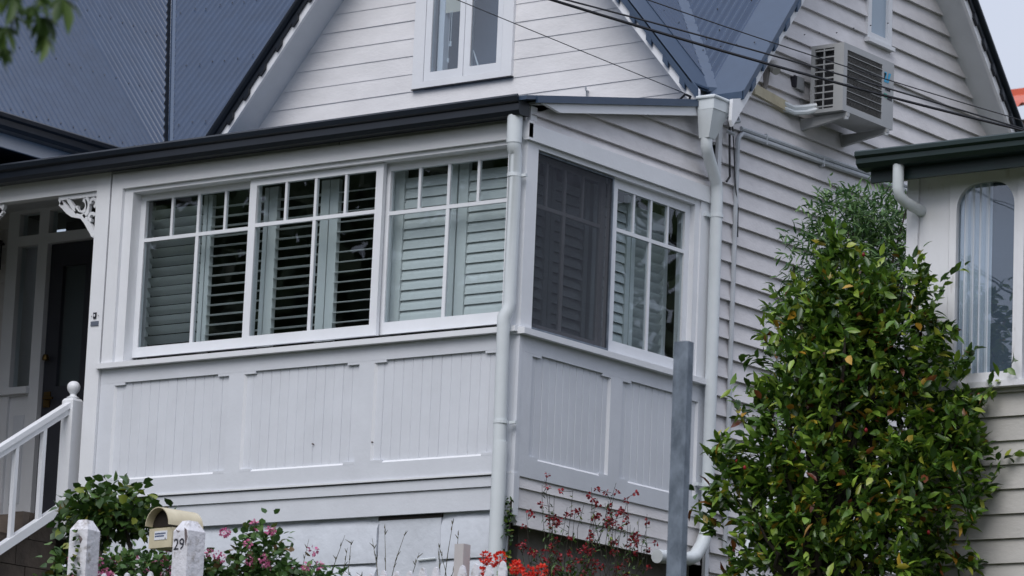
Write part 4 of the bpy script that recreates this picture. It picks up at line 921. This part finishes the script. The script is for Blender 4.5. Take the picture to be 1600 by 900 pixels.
# camellia
CB = thing('camellia_bush', 'large glossy green camellia bush with red buds in front of the neighbouring house', 'bush', (3.72, -1.95, -.5))
cx_, cy_ = 3.80, -1.83; ux, uy = cy, sy     # ux,uy: horizontal direction across the view
def lobe(a, z, ra, rz, dep=0.0, rd=None):   # a across, dep along view
    rd = rd or ra*.8; m_ = math.sqrt(((ra*ux)**2+(rd*uy)**2)); return (cx_+a*ux-dep*uy, cy_+a*uy+dep*ux, z, math.hypot(ra*ux, rd*uy), math.hypot(ra*uy, rd*ux), rz)
CL = [lobe(.05, .40, .70, .62), lobe(-.20, .72, .46, .45), lobe(.36, .80, .52, .42), lobe(.12, 1.25, .46, .42), lobe(.0, 1.62, .36, .36), lobe(.30, 1.52, .30, .34), lobe(-.18, 1.2, .36, .34),
      lobe(-.42, .28, .36, .38), lobe(.55, .45, .40, .45), lobe(-.0, -.10, .72, .45), lobe(.58, 1.05, .32, .30), lobe(-.66, .42, .16, .16), lobe(.90, 1.0, .14, .06), lobe(-.02, 1.92, .13, .18), lobe(.82, .66, .15, .12), lobe(.02, 1.45, .38, .3),
      lobe(.74, .88, .2, .16), lobe(-.72, .62, .10, .10), lobe(-.45, .9, .16, .12), lobe(.70, .1, .2, .2), lobe(.5, 1.42, .12, .16), lobe(.84, .45, .1, .1), lobe(.44, 1.62, .18, .24), lobe(.66, 1.28, .16, .16)]
P, v = shell(CL, 1450, .22); P2, D2 = rosettes(P, v, 8, .62, .02); D2[:, 2] += .30
sp, sv = shell(CL, 210, .93)          # leafy sprigs that break the outline
for p, q in zip(sp, sv):
    if p[2] < .1: continue
    dr = q*.7+np.array([0, 0, .75])+rng.normal(0, .25, 3); dr /= np.linalg.norm(dr); ln = rng.uniform(.10, .30)
    for k in range(9):
        P2 = np.vstack([P2, p+dr*ln*k/8]); e_ = rng.normal(0, .75, 3); D2 = np.vstack([D2, dr*.8+e_])
keep = P2[:, 1] < NY0-.06
leaves('crown', CAMEL, CB, P2[keep], D2[keep], rng.uniform(.055, .105, keep.sum()), rng.uniform(.030, .052, keep.sum()), .22)
tips = [tuple(P[k]*.92+np.array([cx_, cy_, .6])*.08) for k in rng.choice(len(P), 60)]
branchy((3.72, -1.9, -.45), tips, .028, 'branches', CB, TWIG, .06)
MB().tube([(3.72, -1.9, -.7), (3.74, -1.88, -.1), (3.72, -1.9, .5), (3.76, -1.86, 1.2)], [.05, .045, .035, .012], 8).build('trunk', BARK, CB, True)
Pb, vb = shell(CL, 36, .90); mb = MB()
for p in Pb: mb.lathe([(.0, -.014), (.009, -.006), (.011, .004), (.006, .012), (0, .016)], p, 7)
mb.build('buds', CRIM, CB, True)['kind'] = 'stuff'
# narrow-leaved tree behind
NT = thing('narrow_leaved_tree', 'slender tree with narrow dull green leaves between the two houses', 'tree', (2.85, -.2, -.3))
c2x, c2y = 2.86, -.25
def lobe2(a, z, ra, rz): return (c2x+a*ux, c2y+a*uy, z, ra*.95, ra*.95, rz)
NL = [lobe2(-.02, 2.50, .28, .24), lobe2(.22, 2.55, .28, .20), lobe2(-.25, 2.25, .22, .22), lobe2(.1, 2.2, .36, .3), lobe2(-.30, 1.85, .20, .28), lobe2(.0, 1.8, .36, .35), lobe2(.35, 2.1, .26, .35), lobe2(-.1, 1.3, .4, .4)]
P, v = shell(NL, 1150, .3); P2, D2 = rosettes(P, v, 6, .6, .04)
leaves('crown', FINE, NT, P2, D2, rng.uniform(.05, .09, len(P2)), rng.uniform(.013, .021, len(P2)), .3)
branchy((2.86, -.25, .3), [tuple(P[k]) for k in rng.choice(len(P), 40)], .02, 'branches', NT, TWIG, .08)
MB().tube([(2.86, -.25, -.4), (2.85, -.24, .4), (2.87, -.25, 1.4), (2.85, -.25, 2.2)], [.045, .04, .03, .012], 8).build('trunk', BARK, NT, True)
# ivy bush at the gate
IB = thing('ivy_bush', 'dark green ivy bush growing over the flaking gate post', 'bush', (.75, -4.9, -1.1))
IL = [(.55, -4.95, .02, .18, .2, .12), (.72, -4.90, .09, .19, .2, .11), (.88, -4.85, .0, .16, .2, .09), (.64, -4.9, -.04, .2, .2, .12), (.66, -5.25, -.40, .11, .12, .2), (.66, -5.2, -.62, .16, .15, .25), (1.12, -4.85, -.03, .12, .15, .05)]
P, v = shell(IL, 700, .4); P2, D2 = rosettes(P, v, 2, .8, .03)
leaves('crown', IVY, IB, P2, D2, rng.uniform(.045, .075, len(P2)), rng.uniform(.045, .07, len(P2)), .25)
zv = rng.uniform(-.75, -.18, 60); Pv = np.column_stack([1.075+.02*np.sin(zv*14)+rng.normal(0, .014, 60), np.full(60, -5.575), zv])
leaves('climbing_shoot', IVY, IB, Pv, np.column_stack([rng.normal(0, .6, 60), np.full(60, -.6), rng.normal(.2, .5, 60)]), rng.uniform(.02, .04, 60), rng.uniform(.02, .035, 60), .2, kind='stuff')
branchy((.95, -4.95, -.75), [(.6, -4.95, .0), (.85, -4.9, .05), (1.22, -4.9, -.05), (1.35, -4.95, -.18), (1.1, -4.95, -.2), (.7, -5.1, -.3), (1.3, -4.95, -.3)], .022, 'branches', IB, TWIG, .05)
# pink pelargonium
PB = thing('pink_geranium', 'sprawling pink-flowered geranium around the letterbox post', 'flower plant', (1.6, -5.1, -1.2))
GL = [(.95, -5.15, -.42, .22, .15, .16), (1.25, -5.15, -.40, .24, .15, .14), (1.50, -5.12, -.42, .22, .15, .16), (1.72, -5.1, -.50, .2, .15, .18), (2.05, -5.1, -.34, .16, .15, .2), (2.0, -5.1, -.55, .24, .15, .2), (2.28, -5.1, -.48, .2, .15, .12), (2.5, -5.1, -.52, .14, .12, .10), (1.35, -5.1, -.62, .5, .15, .15), (1.05, -5.62, -.58, .3, .06, .1), (1.5, -5.64, -.62, .25, .06, .1)]
P, v = shell(GL, 2700, .25); P2, D2 = rosettes(P, v, 2, .9, .035)
leaves('foliage', GERA, PB, P2, D2, rng.uniform(.03, .055, len(P2)), rng.uniform(.03, .055, len(P2)), .2)
branchy((1.6, -5.1, -1.1), [tuple(P[k]) for k in rng.choice(len(P), 50)], .012, 'stems', PB, TWIG, .06)
def blooms(parent, name, m, centers, n, rad, L):
    PP, DD = [], []
    for c in centers:
        for k in range(n):
            a = rng.normal(0, 1, 3); a /= np.linalg.norm(a); PP.append(np.array(c)+a*rad); DD.append(a+rng.normal(0, .5, 3))
    leaves(name, m, parent, PP, DD, L, L*.9, .1)
Pf, vf = shell(GL, 130, .98); Pf[:, 2] += .04; Pf[:, 1] -= .12
for c in Pf[:114]: blooms(PB, 'flower_head', PINK, [c], 26, .017, .016)
for c in Pf[114:]: blooms(PB, 'flower_head', WPET, [c], 10, .012, .016)
for c in [(1.31, -5.0, -.10), (.80, -5.3, -.30), (1.05, -5.05, -.28), (2.0, -5.1, -.13), (2.12, -5.1, -.16), (2.43, -5.1, -.29)]: blooms(PB, 'flower_head', PINK, [c], 20, .018, .022)
# red geranium
RG = thing('red_geranium', 'bright scarlet geranium blooming over the picket fence', 'flower plant', (3.95, -5.3, -1.2))
P, v = shell([(3.98, -5.3, -.62, .26, .12, .10), (4.1, -5.28, -.75, .3, .12, .15)], 170, .3); P2, D2 = rosettes(P, v, 2, .9, .03)
leaves('foliage', GERA, RG, P2, D2, rng.uniform(.04, .06, len(P2)), rng.uniform(.04, .06, len(P2)), .2)
for c in [(3.80, -5.32, -.41), (3.85, -5.33, -.43), (3.90, -5.32, -.415), (3.99, -5.3, -.46), (4.02, -5.34, -.48), (4.10, -5.34, -.50), (4.16, -5.3, -.49), (4.08, -5.3, -.53), (3.80, -5.35, -.50)]: blooms(RG, 'flower_head', SCARLET, [c], 70, .025, .017)
for c in [(3.94, -5.36, -.50), (3.93, -5.37, -.53)]: blooms(RG, 'flower_head', WPET, [c], 8, .012, .02)
mb = MB()
for c in [(3.80, -5.32, -.43), (3.90, -5.32, -.44), (4.02, -5.34, -.5), (4.1, -5.34, -.53)]: mb.tube([(4.0, -5.28, -1.2), (3.97, -5.29, -.8), c], [.008, .006, .004], 5)
mb.build('stems', TWIG, RG, True)
# red salvia: thin stalks with crimson flowers
SV = thing('crimson_salvia', 'wiry salvia with scattered crimson flowers under the side window', 'flower plant', (2.4, -2.5, -.6))
st_ = MB(); fl = []; lf = []
for k in range(76):
    x0 = rng.uniform(2.08, 2.82); b = Vector((x0, -2.5+rng.uniform(-.15, .15), -.55)); h = rng.uniform(.45, 1.02) if k < 50 else rng.uniform(.3, .6)
    tip = Vector((x0+rng.normal(0, .14), b.y+rng.normal(0, .05), -.55+h)); pts = [b.lerp(tip, q/6)+Vector((rng.normal(0, .012), 0, 0)) for q in range(7)]
    st_.tube(pts, [.0035, .003, .0028, .0025, .002, .0016, .0013], 5)
    for j in range(int(rng.integers(1, 4))):
        q = rng.uniform(.7, 1.0); c = b.lerp(tip, q); c2 = c+Vector((rng.normal(0, .05), rng.normal(0, .03), rng.uniform(.0, .05))); st_.tube([c, c2], .0018, 4); fl.append(c2)
    for j in range(16):
        q = rng.uniform(.1, .95); lf.append(np.array(b.lerp(tip, q)))
st_.build('stems', TWIG, SV, True)
for c in fl: blooms(SV, 'flower', CRIM, [tuple(c)], 10, .008, .020)
lf = np.array(lf); leaves('foliage', IVY, SV, lf, rng.normal(0, 1, lf.shape), .035, .012, .2)
P, v = shell([(2.3, -2.45, -.30, .22, .2, .22), (2.65, -2.4, -.36, .22, .2, .16), (2.45, -2.4, -.4, .5, .2, .2), (2.2, -2.4, -.2, .2, .15, .2)], 700, .3); P2, D2 = rosettes(P, v, 2, .9, .03)
leaves('leaf_base', GERA, SV, P2, D2, rng.uniform(.03, .055, len(P2)), rng.uniform(.014, .02, len(P2)), .2)
# creeper up the corner
CRP = thing('corner_creeper', 'thin strip of dark creeper climbing beside the corner downpipe', 'creeper', (.0, .02, -.2))
P = np.column_stack([rng.normal(-.005, .018, 130), rng.normal(-.03, .02, 130), rng.uniform(-.1, .82, 130)]); P[:, 0] += np.where(P[:, 2] < .4, rng.normal(.02, .03, 130), 0)
leaves('foliage', IVY, CRP, P, rng.normal(0, 1, P.shape)+np.array([.2, -.8, 0]), rng.uniform(.025, .045, 130), rng.uniform(.025, .04, 130), .2)
MB().tube([(.0, -.02, -.3), (-.01, -.025, .2), (.0, -.02, .8)], .006, 5).build('stem', TWIG, CRP, True)
# dry weeds against the foundation
WD = MB()
for k in range(26):
    x0 = rng.uniform(-2.2, -.35); h = rng.uniform(.25, .75); lean = rng.normal(.06, .08)
    b = Vector((x0, -.25+rng.uniform(-.1, .1), -.1)); WD.tube([b+Vector((lean*q*q, 0, h*q)) for q in (0, .4, .7, 1)], [.004, .003, .0025, .0012], 4)
    for j in range(4):
        q = rng.uniform(.6, 1); c = b+Vector((lean*q*q, 0, h*q)); WD.tube([c, c+Vector((rng.normal(0, .02), 0, .03))], [.005, .001], 4)
wo_ = WD.build('dry_grass', GRASS, None); tag(wo_, 'sparse dry weed stalks in front of the white foundation', 'grass'); wo_['kind'] = 'stuff'
# street tree, leaves hanging into the top left corner
TT = thing('street_tree', 'out-of-focus green maple leaves hanging in the top left corner', 'tree', (5.6, -14.5, -4.4))
MB().tube([(5.6, -14.5, -4.5), (5.62, -14.45, -2.0), (5.7, -14.3, .2), (6.2, -13.9, 1.2), (7.0, -13.3, 1.25), (7.6, -12.9, .75)], [.16, .13, .10, .07, .04, .012], 10).build('trunk', BARK, TT, True)
hang = [((7.60, -12.96, .30), (.02, .0, -1), .10), ((7.575, -12.96, .20), (-.02, 0, -1), .11), ((7.655, -12.92, .27), (.35, .2, -1), .10), ((7.685, -12.89, .235), (-.1, 0, -1), .11), ((7.685, -12.885, .175), (.02, 0, -1), .085),
        ((7.73, -12.87, .30), (.35, .2, -1), .12), ((7.60, -12.95, .24), (.8, .4, -.5), .09), ((7.57, -12.955, .13), (.1, 0, -1), .08), ((7.56, -12.97, .30), (-.6, -.3, -.8), .10), ((7.66, -12.9, .30), (.3, .2, -.6), .08)]
PP, DD, LL = [], [], []
CAMP = np.array([15.8752, -21.3001, -2.8253])
for p, dv, L in hang:
    p = CAMP+(np.array(p)-CAMP)*.84; L *= .95
    dv = np.array(dv, float); dv /= np.linalg.norm(dv); sd_ = np.cross(dv, [-.59, .79, .19]); sd_ /= np.linalg.norm(sd_)
    for a, q in ((0, 1), (.6, .72), (-.6, .72), (1.2, .45), (-1.2, .45)):
        PP.append(p); DD.append(dv*math.cos(a)+sd_*math.sin(a)); LL.append(L*q)
P, v = shell([(7.2, -13.2, .85, .5, .5, .28), (7.55, -12.95, .60, .3, .25, .15), (6.5, -13.7, 1.3, .8, .8, .5), (5.7, -14.3, 1.5, 1.1, 1.1, .8)], 420, .2)
for p, q in zip(P, v):
    dv = q*.4+np.array([0, 0, -.8])+rng.normal(0, .3, 3); dv /= np.linalg.norm(dv); sd_ = np.cross(dv, rng.normal(0, 1, 3)); sd_ /= np.linalg.norm(sd_)
    for a, k in ((0, 1), (.7, .7), (-.7, .7)): PP.append(p); DD.append(dv*math.cos(a)+sd_*math.sin(a)); LL.append(.1*k)
LL = np.array(LL); leaves('crown', MAPLE, TT, PP, DD, LL, LL*.42, .12)
MB().tube([(7.6, -12.9, .75), (8.3, -13.7, .42), (8.90, -14.25, .16), (8.93, -14.29, -.18)], [.02, .012, .006, .003], 6).tube([(8.90, -14.25, .16), (8.98, -14.25, -.10), (8.995, -14.24, -.20)], [.006, .004, .002], 6).tube([(8.90, -14.25, .16), (9.02, -14.22, 0), (9.035, -14.215, -.15)], [.008, .005, .002], 6).build('twigs', TWIG, TT, True)

# unseen wooded hill added across the street, height shaped for the window reflections
hv = []; hf = []; nx_, ny_ = 40, 8
def hz(x, y): return -4.6+max(0, (-y-30))*float(np.interp(x, [-200, -64, -50, 200], [.44, .44, .18, .18]))+1.2*math.sin(x*.07)+.8*math.sin(x*.19+1)
for j in range(ny_+1):
    for i in range(nx_+1):
        x = -160+i*8.0; y = -32-j*9.0; hv.append((x, y, hz(x, y) if j else -4.7))
hf = [(j*(nx_+1)+i, (j+1)*(nx_+1)+i, (j+1)*(nx_+1)+i+1, j*(nx_+1)+i+1) for j in range(ny_) for i in range(nx_)]
ho = MB().add(hv, hf).build('unseen_hill', SOIL); ho['kind'] = 'structure'
PP, VV = [], []
for k in range(230):
    x = rng.uniform(-130, 60); y = rng.uniform(-95, -38); rr = rng.uniform(2.2, 4.2); ht = rng.uniform(5.5, 9.5)
    P, v = shell([(x, y, hz(x, y)+ht*.6, rr, rr, ht*.42), (x+rr*.5, y, hz(x, y)+ht*.45, rr*.7, rr*.7, ht*.35)], 46, .7); PP.append(P); VV.append(v)
PP = np.concatenate(PP); VV = np.concatenate(VV)
wd = leaves('unseen_wood', SKYT, None, PP, VV+rng.normal(0, .6, VV.shape), rng.uniform(1.2, 2.2, len(PP)), rng.uniform(1.0, 1.8, len(PP)), .2); wd['kind'] = 'stuff'
wd['label'] = 'unseen wooded hill added across the street for its reflection in the windows'; wd['category'] = 'trees'
# tree behind the neighbouring house, mirrored in the side window
T = thing('garden_tree', 'tall leafy tree behind the neighbouring house, mirrored in the side window', 'tree', (11, 15, .3))
tl = [(11+rng.normal(0, 2.2), 15+rng.normal(0, 2.2), 3.0+4.5*rng.random(), 2.2, 2.2, 1.7) for _ in range(10)]
P, v = shell(tl, 1000, .4); P2, D2 = rosettes(P, v, 2, .8, .2)
leaves('crown', SKYT, T, P2, D2, rng.uniform(.3, .5, len(P2)), rng.uniform(.2, .3, len(P2)), .2)
MB().tube([(11, 15, -.2), (11, 15, 3), (11.2, 15, 6)], [.25, .2, .06], 9).build('trunk', BARK, T, True)
branchy((11, 15, 2.2), [q[:3] for q in tl], .1, 'limbs', T, BARK, .3)
